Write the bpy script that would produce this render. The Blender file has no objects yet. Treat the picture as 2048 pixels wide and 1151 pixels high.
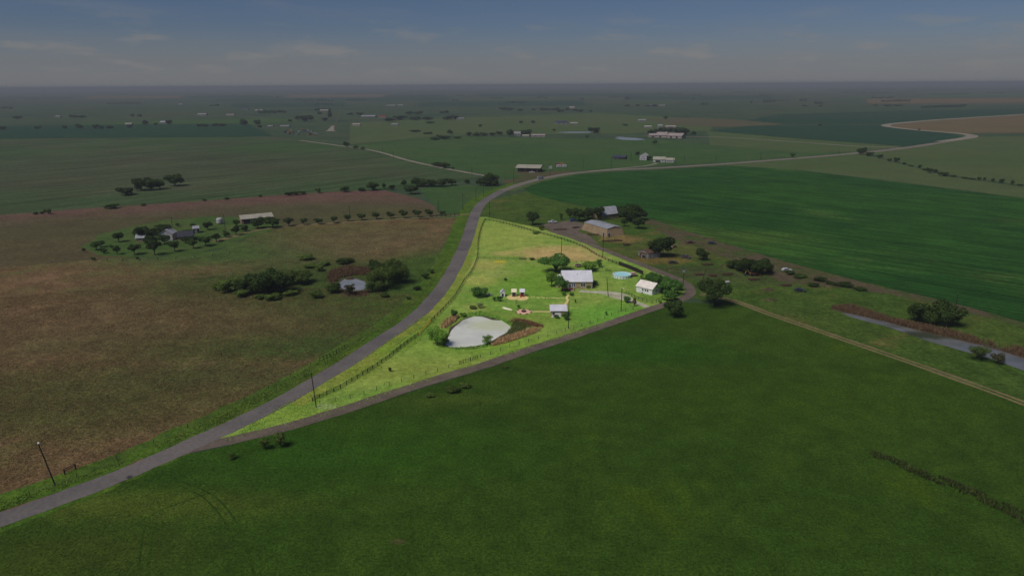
import bpy, math, random
import numpy as np
from mathutils import Vector, Matrix, noise as mnoise
from mathutils.geometry import tessellate_polygon

R = math.radians
random.seed(7)
rng = np.random.default_rng(7)
scene = bpy.context.scene
COL = scene.collection

# ------------------------------------------------------------------ camera
PW, PH, F = 2048.0, 1151.0, 1365.0          # photograph size and focal length in its pixels
CAM_H = 85.0                                # drone height above the ground
HORIZON_Y = 169.5
PITCH = math.atan((PH / 2 - HORIZON_Y) / F)
ROLL = -math.atan(12.5 / 2048)
FWD = Vector((0, math.cos(PITCH), -math.sin(PITCH)))
RT0, UP0 = Vector((1, 0, 0)), Vector((0, math.sin(PITCH), math.cos(PITCH)))
RT = RT0 * math.cos(ROLL) + UP0 * math.sin(ROLL)
UP = UP0 * math.cos(ROLL) - RT0 * math.sin(ROLL)
CAM = Vector((0, 0, CAM_H))
cd = bpy.data.cameras.new('camera')
cam = bpy.data.objects.new('camera', cd)
COL.objects.link(cam)
cam.matrix_world = Matrix.Translation(CAM) @ Matrix((RT, UP, -FWD)).transposed().to_4x4()
cd.sensor_width = 36
cd.lens = 36 * F / PW
cd.clip_start, cd.clip_end = 1, 200000
scene.camera = cam

# ------------------------------------------------------------------ sky, sun, exposure
SUN_EL, SUN_AZ = R(54), R(228)              # azimuth clockwise from +Y
sun_dir = Vector((math.sin(SUN_AZ) * math.cos(SUN_EL), math.cos(SUN_AZ) * math.cos(SUN_EL), math.sin(SUN_EL)))
world = bpy.data.worlds.new('World')
scene.world = world
world.use_nodes = True
wn, wl = world.node_tree.nodes, world.node_tree.links
wn.clear()
SKY_STRENGTH = 0.035


def wnode(t, **kw):
    n = wn.new(t)
    for k, v in kw.items():
        setattr(n, k, v)
    return n


def wmath(op, a, b=None, c=None, clamp=False):
    n = wn.new('ShaderNodeMath')
    n.operation, n.use_clamp = op, clamp
    for i, x in enumerate((a, b, c)):
        if x is None:
            continue
        if isinstance(x, (int, float)):
            n.inputs[i].default_value = x
        else:
            wl.new(x, n.inputs[i])
    return n.outputs[0]


def wrange(x, a, b, c=0.0, d=1.0):
    n = wnode('ShaderNodeMapRange', interpolation_type='SMOOTHSTEP')
    wl.new(x, n.inputs[0])
    for i, v in enumerate((a, b, c, d)):
        n.inputs[i + 1].default_value = v
    return n.outputs[0]


sky = wnode('ShaderNodeTexSky', sky_type='NISHITA', sun_disc=False, sun_elevation=SUN_EL, sun_rotation=SUN_AZ,
            altitude=200, air_density=1.0, dust_density=0.35, ozone_density=3.5)
tc = wnode('ShaderNodeTexCoord')
sep = wnode('ShaderNodeSeparateXYZ')
wl.new(tc.outputs['Generated'], sep.inputs[0])
az = wmath('ARCTAN2', sep.outputs[0], sep.outputs[1])
el = wmath('ARCSINE', sep.outputs[2])
comb = wnode('ShaderNodeCombineXYZ')
wl.new(wmath('MULTIPLY', az, 9.0), comb.inputs[0])
wl.new(wmath('MULTIPLY', el, 38.0), comb.inputs[1])
n1 = wnode('ShaderNodeTexNoise')
n1.inputs['Scale'].default_value = 1.0
n1.inputs['Detail'].default_value = 7
n1.inputs['Roughness'].default_value = 0.56
wl.new(comb.outputs[0], n1.inputs['Vector'])
band = wmath('MULTIPLY', wrange(el, 0.004, 0.03), wrange(el, 0.105, 0.045))
cum = wmath('MULTIPLY', wrange(n1.outputs[0], 0.51, 0.66), band)
comb2 = wnode('ShaderNodeCombineXYZ')
wl.new(wmath('MULTIPLY', az, 3.2), comb2.inputs[0])
wl.new(wmath('ADD', wmath('MULTIPLY', el, 26.0), wmath('MULTIPLY', az, 2.2)), comb2.inputs[1])
n2 = wnode('ShaderNodeTexNoise')
n2.inputs['Scale'].default_value = 1.3
n2.inputs['Detail'].default_value = 6
n2.inputs['Roughness'].default_value = 0.6
wl.new(comb2.outputs[0], n2.inputs['Vector'])
cir = wmath('MULTIPLY', wrange(n2.outputs[0], 0.48, 0.78), 0.4)
mix0 = wnode('ShaderNodeMix', data_type='RGBA')       # cirrus veil
wl.new(cir, mix0.inputs['Factor'])
hsv = wnode('ShaderNodeHueSaturation')
hsv.inputs['Saturation'].default_value = 1.0
wl.new(sky.outputs[0], hsv.inputs['Color'])
tint = wnode('ShaderNodeMix', data_type='RGBA', blend_type='MULTIPLY')
tint.inputs['Factor'].default_value = 1
wl.new(hsv.outputs[0], tint.inputs['A'])
tint.inputs['B'].default_value = (0.72, 0.77, 0.99, 1)
wl.new(tint.outputs['Result'], mix0.inputs['A'])
CLOUD = 1.0 / SKY_STRENGTH
mix0.inputs['B'].default_value = (0.155 * CLOUD, 0.180 * CLOUD, 0.215 * CLOUD, 1)
mixh = wnode('ShaderNodeMix', data_type='RGBA')       # pale air low over the horizon, all the way round
wl.new(wrange(el, 0.085, 0.0, 0.0, 0.85), mixh.inputs['Factor'])
wl.new(mix0.outputs['Result'], mixh.inputs['A'])
mixh.inputs['B'].default_value = (0.172 * CLOUD, 0.178 * CLOUD, 0.190 * CLOUD, 1)
mix1 = wnode('ShaderNodeMix', data_type='RGBA')       # cumulus
wl.new(wmath('MULTIPLY', cum, 0.5), mix1.inputs['Factor'])
wl.new(mixh.outputs['Result'], mix1.inputs['A'])
mix1.inputs['B'].default_value = (0.225 * CLOUD, 0.215 * CLOUD, 0.205 * CLOUD, 1)
bg = wnode('ShaderNodeBackground')
bg.inputs['Strength'].default_value = SKY_STRENGTH
wl.new(mix1.outputs['Result'], bg.inputs['Color'])
wo = wnode('ShaderNodeOutputWorld')
wl.new(bg.outputs[0], wo.inputs['Surface'])

sd = bpy.data.lights.new('sun', 'SUN')
sd.energy, sd.angle, sd.color = 2.6, R(28), (1.0, 0.95, 0.88)
sun = bpy.data.objects.new('sun', sd)
sun.rotation_euler = (-sun_dir).to_track_quat('-Z', 'Y').to_euler()
COL.objects.link(sun)

vs = scene.view_settings
vs.view_transform, vs.look, vs.exposure, vs.gamma = 'Standard', 'None', 0.0, 1.0
vs.use_curve_mapping = False
scene.cycles.use_denoising = True
scene.cycles.max_bounces = 5
scene.cycles.volume_bounces = 0


# ------------------------------------------------------------------ helpers: pixels, meshes, objects
def G(px, py, z=0.0):
    """ground point under a photograph pixel"""
    d = RT * ((px - PW / 2) / F) - UP * ((py - PH / 2) / F) + FWD
    t = (z - CAM_H) / d.z
    return CAM + d * t


def depth(p):
    return (Vector(p) - CAM).dot(FWD)


def mpp(px, py):
    """metres per photograph pixel at the ground point under that pixel"""
    return depth(G(px, py)) / F


class MB:
    def __init__(self):
        self.v, self.f = [], []

    def quad(self, *p):
        n = len(self.v)
        self.v += [tuple(q) for q in p]
        self.f.append(tuple(range(n, n + len(p))))

    def box(self, x0, x1, y0, y1, z0, z1, M=None):
        n = len(self.v)
        c = [(x, y, z) for z in (z0, z1) for y in (y0, y1) for x in (x0, x1)]
        if M is not None:
            c = [tuple(M @ Vector(q)) for q in c]
        self.v += c
        for f in ((0, 2, 3, 1), (4, 5, 7, 6), (0, 1, 5, 4), (2, 6, 7, 3), (0, 4, 6, 2), (1, 3, 7, 5)):
            self.f.append(tuple(n + i for i in f))
        return self

    def bar(self, a, b, w, h=None):
        a, b = Vector(a), Vector(b)
        d = (b - a)
        L = d.length
        q = d.to_track_quat('X', 'Z')
        return self.box(0, L, -w / 2, w / 2, -(h or w) / 2, (h or w) / 2, Matrix.Translation(a) @ q.to_matrix().to_4x4())

    def tube(self, pts, rad, seg=6, cap=True):
        rings = []
        pts = [Vector(p) for p in pts]
        for i, p in enumerate(pts):
            d = (pts[min(i + 1, len(pts) - 1)] - pts[max(i - 1, 0)]).normalized()
            a = d.orthogonal().normalized()
            b = d.cross(a)
            n = len(self.v)
            r = rad[i] if isinstance(rad, (list, tuple)) else rad
            for k in range(seg):
                t = 2 * math.pi * k / seg
                self.v.append(tuple(p + (a * math.cos(t) + b * math.sin(t)) * r))
            rings.append(n)
        for a, b in zip(rings, rings[1:]):
            for k in range(seg):
                self.f.append((a + k, a + (k + 1) % seg, b + (k + 1) % seg, b + k))
        if cap:
            self.f.append(tuple(rings[0] + k for k in reversed(range(seg))))
            self.f.append(tuple(rings[-1] + k for k in range(seg)))
        return self

    def lathe(self, prof, seg=24, c=(0, 0)):
        rings = []
        for r, z in prof:
            n = len(self.v)
            for k in range(seg):
                t = 2 * math.pi * k / seg
                self.v.append((c[0] + r * math.cos(t), c[1] + r * math.sin(t), z))
            rings.append(n)
        for a, b in zip(rings, rings[1:]):
            for k in range(seg):
                self.f.append((a + k, a + (k + 1) % seg, b + (k + 1) % seg, b + k))
        self.f.append(tuple(rings[-1] + k for k in range(seg)))
        return self

    def prism(self, prof, y0, y1):
        """profile in the x-z plane, extruded along y"""
        n, m = len(self.v), len(prof)
        self.v += [(x, y0, z) for x, z in prof] + [(x, y1, z) for x, z in prof]
        self.f.append(tuple(n + i for i in range(m)))
        self.f.append(tuple(n + m + i for i in reversed(range(m))))
        for i in range(m):
            j = (i + 1) % m
            self.f.append((n + j, n + i, n + m + i, n + m + j))
        return self

    def mesh(self, name, m):
        me = bpy.data.meshes.new(name)
        me.from_pydata(self.v, [], self.f)
        me.update()
        if m is not None:
            me.materials.append(m)
        return me

    def build(self, name, m, parent=None, smooth=False):
        me = self.mesh(name, m)
        if smooth:
            me.shade_smooth()
        return link(name, me, parent)


def link(name, me, parent=None, loc=None, rz=None, scale=None):
    o = bpy.data.objects.new(name, me)
    COL.objects.link(o)
    if parent is not None:
        o.parent = parent
    if loc is not None:
        o.location = loc
    if rz is not None:
        o.rotation_euler = (0, 0, rz)
    if scale is not None:
        o.scale = scale
    return o


def tag(o, label=None, cat=None, group=None, kind=None):
    if label:
        o['label'] = label
    if cat:
        o['category'] = cat
    if group:
        o['group'] = group
    if kind:
        o['kind'] = kind
    return o


def thing(name, label, cat, loc, rz=0.0, group=None):
    o = link(name, None, None, loc, rz)
    o.empty_display_size = 0.5
    return tag(o, label, cat, group)


def numpy_mesh(name, verts, faces, m, attrs=None):
    """verts (n,3), faces (k,3 or 4)"""
    me = bpy.data.meshes.new(name)
    n, k = faces.shape
    me.vertices.add(len(verts))
    me.vertices.foreach_set('co', verts.astype(np.float32).ravel())
    me.loops.add(n * k)
    me.loops.foreach_set('vertex_index', faces.astype(np.int32).ravel())
    me.polygons.add(n)
    me.polygons.foreach_set('loop_start', np.arange(0, n * k, k, dtype=np.int32))
    me.update(calc_edges=True)
    if attrs is not None:
        a = me.attributes.new('tone', 'FLOAT', 'FACE')
        a.data.foreach_set('value', attrs.astype(np.float32))
    if m is not None:
        me.materials.append(m)
    return me


# ------------------------------------------------------------------ materials
def new_mat(name):
    m = bpy.data.materials.new(name)
    m.use_nodes = True
    nt = m.node_tree
    b = nt.nodes['Principled BSDF']
    return m, nt, b


class NT:
    """small node-graph helper"""
    def __init__(self, nt):
        self.nt, self.n, self.l = nt, nt.nodes, nt.links

    def put(self, sock, x):
        if isinstance(x, bpy.types.NodeSocket):
            self.l.new(x, sock)
        elif isinstance(x, (tuple, list)) and sock.type == 'RGBA':
            sock.default_value = (*x[:3], 1)
        else:
            sock.default_value = x

    def pos(self):
        return self.n.new('ShaderNodeNewGeometry').outputs['Position']

    def noise(self, vec, scale, detail=4, rough=0.55, dist=0.0):
        t = self.n.new('ShaderNodeTexNoise')
        self.put(t.inputs['Vector'], vec)
        t.inputs['Scale'].default_value = scale
        t.inputs['Detail'].default_value = detail
        t.inputs['Roughness'].default_value = rough
        t.inputs['Distortion'].default_value = dist
        return t.outputs[0]

    def mapping(self, vec, scale=(1, 1, 1), rz=0.0, loc=(0, 0, 0)):
        t = self.n.new('ShaderNodeMapping')
        self.put(t.inputs['Vector'], vec)
        t.inputs['Scale'].default_value = scale
        t.inputs['Rotation'].default_value = (0, 0, rz)
        t.inputs['Location'].default_value = loc
        return t.outputs[0]

    def math(self, op, a, b=0.0, clamp=False):
        t = self.n.new('ShaderNodeMath')
        t.operation, t.use_clamp = op, clamp
        self.put(t.inputs[0], a)
        self.put(t.inputs[1], b)
        return t.outputs[0]

    def rng(self, x, a, b, c=0.0, d=1.0):
        t = self.n.new('ShaderNodeMapRange')
        t.interpolation_type = 'SMOOTHSTEP'
        self.put(t.inputs[0], x)
        for i, v in enumerate((a, b, c, d)):
            t.inputs[i + 1].default_value = v
        return t.outputs[0]

    def mix(self, f, a, b, blend='MIX'):
        t = self.n.new('ShaderNodeMix')
        t.data_type, t.blend_type = 'RGBA', blend
        self.put(t.inputs['Factor'], f)
        self.put(t.inputs['A'], a)
        self.put(t.inputs['B'], b)
        return t.outputs['Result']

    def scale(self, col, f):
        """colour times a scalar socket"""
        t = self.n.new('ShaderNodeVectorMath')
        t.operation = 'SCALE'
        self.put(t.inputs[0], col)
        self.put(t.inputs['Scale'], f)
        return t.outputs[0]

    def bump(self, h, strength, dist, b):
        t = self.n.new('ShaderNodeBump')
        t.inputs['Strength'].default_value = strength
        t.inputs['Distance'].default_value = dist
        self.put(t.inputs['Height'], h)
        self.l.new(t.outputs[0], b.inputs['Normal'])

    def dist(self, vec, p, sx=1.0, sy=1.0):
        a = self.n.new('ShaderNodeVectorMath')
        a.operation = 'SUBTRACT'
        self.put(a.inputs[0], vec)
        a.inputs[1].default_value = (p[0], p[1], 0)
        m = self.n.new('ShaderNodeVectorMath')
        m.operation = 'MULTIPLY'
        self.put(m.inputs[0], a.outputs[0])
        m.inputs[1].default_value = (1 / sx, 1 / sy, 0)
        t = self.n.new('ShaderNodeVectorMath')
        t.operation = 'LENGTH'
        self.put(t.inputs[0], m.outputs[0])
        return t.outputs['Value']


def mat(name, c, c2=None, scale=1.5, rough=0.8, bump=0.0, metal=0.0, spec=0.3, var=0.0):
    """plain object material: base colour with noise wear"""
    m, nt, b = new_mat(name)
    h = NT(nt)
    tcn = nt.nodes.new('ShaderNodeTexCoord').outputs['Object']
    nz = h.noise(tcn, scale, 5, 0.6)
    col = h.mix(h.rng(nz, 0.35, 0.68), c, c2 or tuple(x * 0.78 for x in c))
    if var:
        oi = nt.nodes.new('ShaderNodeObjectInfo').outputs['Random']
        col = h.scale(col, h.rng(oi, 0, 1, 1 - var, 1 + var))
    h.put(b.inputs['Base Color'], col)
    b.inputs['Roughness'].default_value = rough
    b.inputs['Metallic'].default_value = metal
    b.inputs['Specular IOR Level'].default_value = spec
    if bump:
        h.bump(h.noise(tcn, scale * 4, 4), bump, 0.05, b)
    return m


def ground_mat(name, base, alt, spots=(), fine=0.45, rows=None, big=0.012, mid=0.09, contrast=1.0,
               bump=0.5, patch=(0.42, 0.62), third=None, third_at=(0.55, 0.7), third_scale=0.03, grain=None):
    """field or grass: two colours in large drifts, mid mottling, fine blades; spots = (x, y, sx, sy, colour, soft)"""
    m, nt, b = new_mat(name)
    h = NT(nt)
    p = h.pos()
    nb = h.noise(p, big, 5, 0.58, 0.6)
    nm = h.noise(p, mid, 5, 0.62)
    nf = h.noise(p, fine, 6, 0.72)
    nff = h.noise(p, 3.2, 3, 0.7)
    drift = h.math('ADD', h.math('MULTIPLY', nb, 0.65), h.math('MULTIPLY', nm, 0.35))
    col = h.mix(h.rng(drift, *patch), base, alt)
    if third is not None:
        nt3 = h.noise(h.mapping(p, loc=(300, 170, 0)), third_scale, 5, 0.62, 0.4)
        col = h.mix(h.rng(nt3, *third_at), col, third)
    for s in spots:
        x, y, sx, sy, c, soft = s[:6]
        amt = s[6] if len(s) > 6 else 1.0
        d = h.math('ADD', h.dist(p, (x, y), sx, sy), h.math('MULTIPLY', h.math('SUBTRACT', h.noise(p, 0.22, 7, 0.74), 0.5), 2.6 if soft < 0.55 else 1.4))
        col = h.mix(h.rng(d, 1.0 - soft, 1.0 + soft, amt, 0.0), col, c)
    if rows is not None:
        ang, wl_, amt, dist = rows
        rv = h.mapping(h.mapping(p, rz=-ang), (0.045 / wl_, 1 / wl_, 1))     # long along the row direction
        rn = h.noise(rv, 1.0, 4, 0.6, dist)
        col = h.scale(col, h.rng(rn, 0.3, 0.7, 1 - amt, 1 + amt))
    tone = h.math('ADD', h.math('MULTIPLY', nf, 0.6), h.math('MULTIPLY', nff, 0.4))
    col = h.scale(col, h.rng(tone, 0.34, 0.66, max(0.12, 1 - 0.62 * (grain or contrast)), 1 + 0.62 * (grain or contrast)))
    col = h.scale(col, h.rng(nm, 0.3, 0.7, 1 - 0.24 * contrast, 1 + 0.24 * contrast))
    nk = h.noise(h.mapping(p, (1, 1, 1), 0.7), 0.33, 4, 0.65)
    col = h.scale(col, h.rng(nk, 0.3, 0.7, 1 - 0.22 * contrast, 1 + 0.22 * contrast))
    h.put(b.inputs['Base Color'], col)
    b.inputs['Roughness'].default_value = 0.95
    b.inputs['Specular IOR Level'].default_value = 0.05
    if bump:
        h.bump(tone, bump, 0.35, b)
    return m


def leaf_mat(name, c, c2, var=0.25):
    m, nt, b = new_mat(name)
    c, c2 = tuple(min(x * 1.5, 0.8) for x in c), tuple(min(x * 1.5, 0.8) for x in c2)   # a spray faces the light only in part
    h = NT(nt)
    a = nt.nodes.new('ShaderNodeAttribute')
    a.attribute_name = 'tone'
    oi = nt.nodes.new('ShaderNodeObjectInfo').outputs['Random']
    col = h.mix(a.outputs['Fac'], c, c2)
    col = h.scale(col, h.rng(oi, 0, 1, 1 - var, 1 + var))
    h.put(b.inputs['Base Color'], col)
    b.inputs['Roughness'].default_value = 0.75
    b.inputs['Specular IOR Level'].default_value = 0.12
    tr = nt.nodes.new('ShaderNodeBsdfTranslucent')
    h.put(tr.inputs[0], col)
    ms = nt.nodes.new('ShaderNodeMixShader')
    ms.inputs[0].default_value = 0.25
    out = nt.nodes['Material Output']
    nt.links.new(b.outputs[0], ms.inputs[1])
    nt.links.new(tr.outputs[0], ms.inputs[2])
    nt.links.new(ms.outputs[0], out.inputs['Surface'])
    return m


# ------------------------------------------------------------------ ground sheets
def catmull(pts, closed=False, step=4.0):
    pts = [Vector(p[:2]) for p in pts]
    n = len(pts)
    out = []
    for i in range(n if closed else n - 1):
        if closed:
            p0, p1, p2, p3 = pts[i - 1], pts[i], pts[(i + 1) % n], pts[(i + 2) % n]
        else:
            p0, p1, p2, p3 = pts[max(i - 1, 0)], pts[i], pts[i + 1], pts[min(i + 2, n - 1)]
        # centripetal parametrisation keeps unevenly spaced points from overshooting
        t0 = 0
        t1 = t0 + max((p1 - p0).length, 1e-3) ** 0.5
        t2 = t1 + max((p2 - p1).length, 1e-3) ** 0.5
        t3 = t2 + max((p3 - p2).length, 1e-3) ** 0.5
        k = max(1, int((p2 - p1).length / step))
        for j in range(k):
            t = t1 + (t2 - t1) * j / k
            A1 = (p0 * (t1 - t) + p1 * (t - t0)) / (t1 - t0) if t1 - t0 > 0.04 else p1
            A2 = (p1 * (t2 - t) + p2 * (t - t1)) / (t2 - t1)
            A3 = (p2 * (t3 - t) + p3 * (t - t2)) / (t3 - t2) if t3 - t2 > 0.04 else p2
            B1 = (A1 * (t2 - t) + A2 * (t - t0)) / (t2 - t0)
            B2 = (A2 * (t3 - t) + A3 * (t - t1)) / (t3 - t1)
            out.append((B1 * (t2 - t) + B2 * (t - t1)) / (t2 - t1))
    if not closed:
        out.append(pts[-1])
    return out


def sheet(name, px, z, m, label, smooth=True, jit=0.5, step=3.0, world_pts=False):
    """a flat piece of ground whose outline is given in photograph pixels; edges wander a little"""
    pts = [Vector(p) for p in px] if world_pts else [G(*p).xy for p in px]
    if smooth:
        pts = catmull(pts, True, step)
    else:
        o = []
        for a, b in zip(pts, pts[1:] + pts[:1]):
            d = max((a.length + b.length) / 2, 60)
            k = min(max(1, int((b - a).length / (step * d / 200))), 300)
            o += [a.lerp(b, j / k) for j in range(k)]
        pts = o
    if jit:
        q = []
        for p in pts:
            nv = mnoise.noise_vector(Vector((p.x * 0.11, p.y * 0.11, 3.1))) + 0.6 * mnoise.noise_vector(Vector((p.x * 0.5, p.y * 0.5, 9.7)))
            q.append(p + nv.xy * jit)
        pts = q
    tri = tessellate_polygon([[Vector((p.x, p.y, 0)) for p in pts]])
    me = bpy.data.meshes.new(name)
    fs = []
    for a, b, c in tri:
        A, B, C_ = pts[a], pts[b], pts[c]
        fs.append((a, b, c) if (B - A).cross(C_ - A) > 0 else (a, c, b))
    me.from_pydata([(p.x, p.y, z) for p in pts], [], fs)
    me.update()
    me.materials.append(m)
    o = link(name, me)
    return tag(o, label, None, None, 'structure')


def strip(name, line, w0, w1, z, m, label, step=4.0, jit=0.0, parent=None, world_pts=False):
    """a band along a ground line: from w0 to w1 metres to the right of it (functions of arc fraction allowed)"""
    pts = [Vector(p) for p in line] if world_pts else [G(*p).xy for p in line]
    c = catmull(pts, False, step)
    b = MB()
    n = len(c)
    for i, p in enumerate(c):
        d = (c[min(i + 1, n - 1)] - c[max(i - 1, 0)]).normalized()
        r = Vector((d.y, -d.x))
        t = i / (n - 1)
        a0 = w0(t) if callable(w0) else w0
        a1 = w1(t) if callable(w1) else w1
        j0 = mnoise.noise(Vector((p.x * 0.35, p.y * 0.35, 1))) * jit + mnoise.noise(Vector((p.x * 0.06, p.y * 0.06, 5))) * jit
        j1 = mnoise.noise(Vector((p.x * 0.35, p.y * 0.35, 7))) * jit + mnoise.noise(Vector((p.x * 0.06, p.y * 0.06, 12))) * jit
        q0, q1 = p + r * (a0 + j0), p + r * (a1 + j1)
        b.v += [(q0.x, q0.y, z), (q1.x, q1.y, z)]
        if i:
            k = 2 * i
            b.f.append((k - 2, k - 1, k + 1, k))
    o = b.build(name, m, parent)
    if parent is None:
        tag(o, label, None, None, 'structure')
    return o


# ------------------------------------------------------------------ the setting
def S(r, g, b, k=0.80):  # display colours off the homestead are dimmed, so their albedo carries that dimming
    """albedo that a surface of this display colour has under the daylight above"""
    f = lambda u: ((u / 255 + 0.055) / 1.055) ** 2.4 if u > 10 else u / 255 / 12.92
    return tuple(min(0.85, f(u) / k) for u in (r, g, b))


def gp(px, py):
    p = G(px, py)
    return (p.x, p.y)


def spot(px, py, sx, sy, c, soft=0.5, amt=1.0):
    x, y = gp(px, py)
    return (x, y, sx, sy, c, soft, amt)


DRY = S(176, 150, 98)
_a, _b = G(1180, 385), G(1900, 470)
CROP_ANG = math.atan2(_b.y - _a.y, _b.x - _a.x)
_a, _b = G(250, 362), G(700, 318)
FARCROP_ANG = math.atan2(_b.y - _a.y, _b.x - _a.x)
M_base = ground_mat('far_pasture', S(52, 70, 47), S(62, 73, 50), big=0.0016, mid=0.012, fine=0.12, contrast=0.5, bump=0.2,
                    third=S(38, 58, 44), third_scale=0.0035)
M_front = ground_mat('hay_meadow', S(46, 69, 19), S(53, 74, 21), big=0.014, mid=0.12, fine=1.5, contrast=0.5, grain=0.9, bump=0.8,  # land outside the homestead: dimming put into this dark green
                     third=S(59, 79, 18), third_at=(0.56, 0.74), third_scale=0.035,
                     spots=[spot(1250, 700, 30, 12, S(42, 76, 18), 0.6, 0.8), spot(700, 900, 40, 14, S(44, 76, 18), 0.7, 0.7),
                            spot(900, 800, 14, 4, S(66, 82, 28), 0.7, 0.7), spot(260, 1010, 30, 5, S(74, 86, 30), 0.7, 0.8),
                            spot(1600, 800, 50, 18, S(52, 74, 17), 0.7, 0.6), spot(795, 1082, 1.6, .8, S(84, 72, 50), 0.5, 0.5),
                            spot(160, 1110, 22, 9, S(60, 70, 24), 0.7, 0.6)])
M_brown = ground_mat('brown_pasture', S(98, 79, 54), S(84, 80, 47), big=0.013, mid=0.10, fine=1.0, contrast=0.9, grain=1.1, bump=1.0,  # pasture is dimmed through its colour as well
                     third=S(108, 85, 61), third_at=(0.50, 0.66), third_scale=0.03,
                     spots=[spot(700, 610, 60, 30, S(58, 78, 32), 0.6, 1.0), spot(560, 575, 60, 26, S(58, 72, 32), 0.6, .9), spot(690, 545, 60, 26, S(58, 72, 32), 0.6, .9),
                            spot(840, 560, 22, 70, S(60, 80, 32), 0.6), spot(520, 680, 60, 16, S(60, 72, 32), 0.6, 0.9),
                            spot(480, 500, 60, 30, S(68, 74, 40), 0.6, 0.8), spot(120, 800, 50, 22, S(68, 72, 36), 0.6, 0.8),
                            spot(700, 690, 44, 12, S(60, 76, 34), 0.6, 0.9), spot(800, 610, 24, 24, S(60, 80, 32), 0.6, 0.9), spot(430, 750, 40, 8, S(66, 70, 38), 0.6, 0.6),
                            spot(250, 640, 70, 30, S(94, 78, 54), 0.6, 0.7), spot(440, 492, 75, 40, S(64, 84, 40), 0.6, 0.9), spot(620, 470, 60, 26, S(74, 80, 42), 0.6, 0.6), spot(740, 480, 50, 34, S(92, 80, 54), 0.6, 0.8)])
M_verge = ground_mat('roadside_grass', S(62, 88, 27), S(74, 94, 30), big=0.03, mid=0.15, fine=0.9, contrast=0.7, bump=0.7)
M_yellow = ground_mat('yellow_verge', S(116, 132, 54), S(126, 132, 56), big=0.04, mid=0.2, fine=0.9, contrast=0.55, bump=0.6,
                      third=S(112, 136, 46), third_scale=0.05)
M_lawn = ground_mat('mown_grass', S(108, 140, 56), S(126, 146, 66), big=0.02, mid=0.12, fine=0.7, contrast=0.5, bump=0.55,  # kept bright against the dimmed land; the brightness step is in the colours
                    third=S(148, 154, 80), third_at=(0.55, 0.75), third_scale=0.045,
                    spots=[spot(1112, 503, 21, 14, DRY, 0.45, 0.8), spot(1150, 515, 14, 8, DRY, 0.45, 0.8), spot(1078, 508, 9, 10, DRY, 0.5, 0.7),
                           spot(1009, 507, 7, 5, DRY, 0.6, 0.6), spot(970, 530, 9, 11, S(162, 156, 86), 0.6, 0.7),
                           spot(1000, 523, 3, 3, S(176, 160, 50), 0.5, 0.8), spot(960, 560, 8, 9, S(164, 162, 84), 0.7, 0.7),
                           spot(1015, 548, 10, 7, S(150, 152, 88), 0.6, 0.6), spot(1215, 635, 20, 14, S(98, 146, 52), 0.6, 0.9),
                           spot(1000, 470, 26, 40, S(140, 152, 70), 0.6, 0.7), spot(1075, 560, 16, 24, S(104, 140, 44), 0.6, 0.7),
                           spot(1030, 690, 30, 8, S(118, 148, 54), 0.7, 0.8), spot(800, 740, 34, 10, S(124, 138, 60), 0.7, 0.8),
                           spot(1340, 592, 14, 10, S(92, 122, 46), 0.5, 0.7), spot(1000, 640, 30, 9, S(114, 130, 52), 0.7, 0.5),  # first patch paints the grove's shade into the grass
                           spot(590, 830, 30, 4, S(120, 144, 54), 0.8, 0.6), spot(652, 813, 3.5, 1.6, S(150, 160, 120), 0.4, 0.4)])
M_crop = ground_mat('row_crop', S(32, 66, 24), S(38, 72, 24), big=0.006, mid=0.04, fine=0.4, contrast=0.45, bump=0.6,
                    rows=(CROP_ANG, 2.6, 0.42, 0.9), third=S(58, 84, 34), third_at=(0.56, 0.74), third_scale=0.011,
                    spots=[spot(1320, 458, 30, 22, S(66, 88, 34), 0.7, 0.7), spot(1480, 476, 40, 22, S(64, 88, 34), 0.7, 0.7), spot(1560, 500, 40, 10, S(54, 86, 32), 0.7, 0.6)])
M_farcrop = ground_mat('young_crop', S(54, 76, 42), S(62, 74, 48), big=0.004, mid=0.02, fine=0.25, contrast=0.4, bump=0.4,
                       rows=(FARCROP_ANG, 7.0, 0.32, 0.6), third=S(66, 70, 50), third_at=(0.46, 0.66), third_scale=0.005, spots=[spot(150, 340, 330, 190, S(66, 70, 50), 0.6, 0.7)])
M_teal = ground_mat('dense_crop', S(32, 60, 42), S(36, 62, 42), big=0.004, mid=0.02, fine=0.2, contrast=0.3, bump=0.3)
M_red = ground_mat('fallow_field', S(94, 70, 62), S(86, 70, 58), big=0.008, mid=0.05, fine=0.5, contrast=0.6, bump=0.6,
                   third=S(76, 72, 46), third_at=(0.5, 0.66), third_scale=0.014,
                   spots=[spot(60, 490, 150, 75, S(76, 70, 46), 0.5, 0.95), spot(620, 428, 90, 50, S(72, 72, 46), 0.5, 0.95), spot(300, 450, 110, 40, S(74, 70, 46), 0.5, 0.95),
                          spot(800, 432, 50, 36, S(76, 74, 46), 0.5, 0.7)])
M_olive = ground_mat('olive_pasture', S(72, 84, 50), S(66, 82, 46), big=0.006, mid=0.03, fine=0.4, contrast=0.4, bump=0.4)
M_yard = ground_mat('farm_lawn', S(60, 82, 38), S(70, 82, 42), big=0.02, mid=0.1, fine=0.6, contrast=0.55, bump=0.5)
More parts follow.
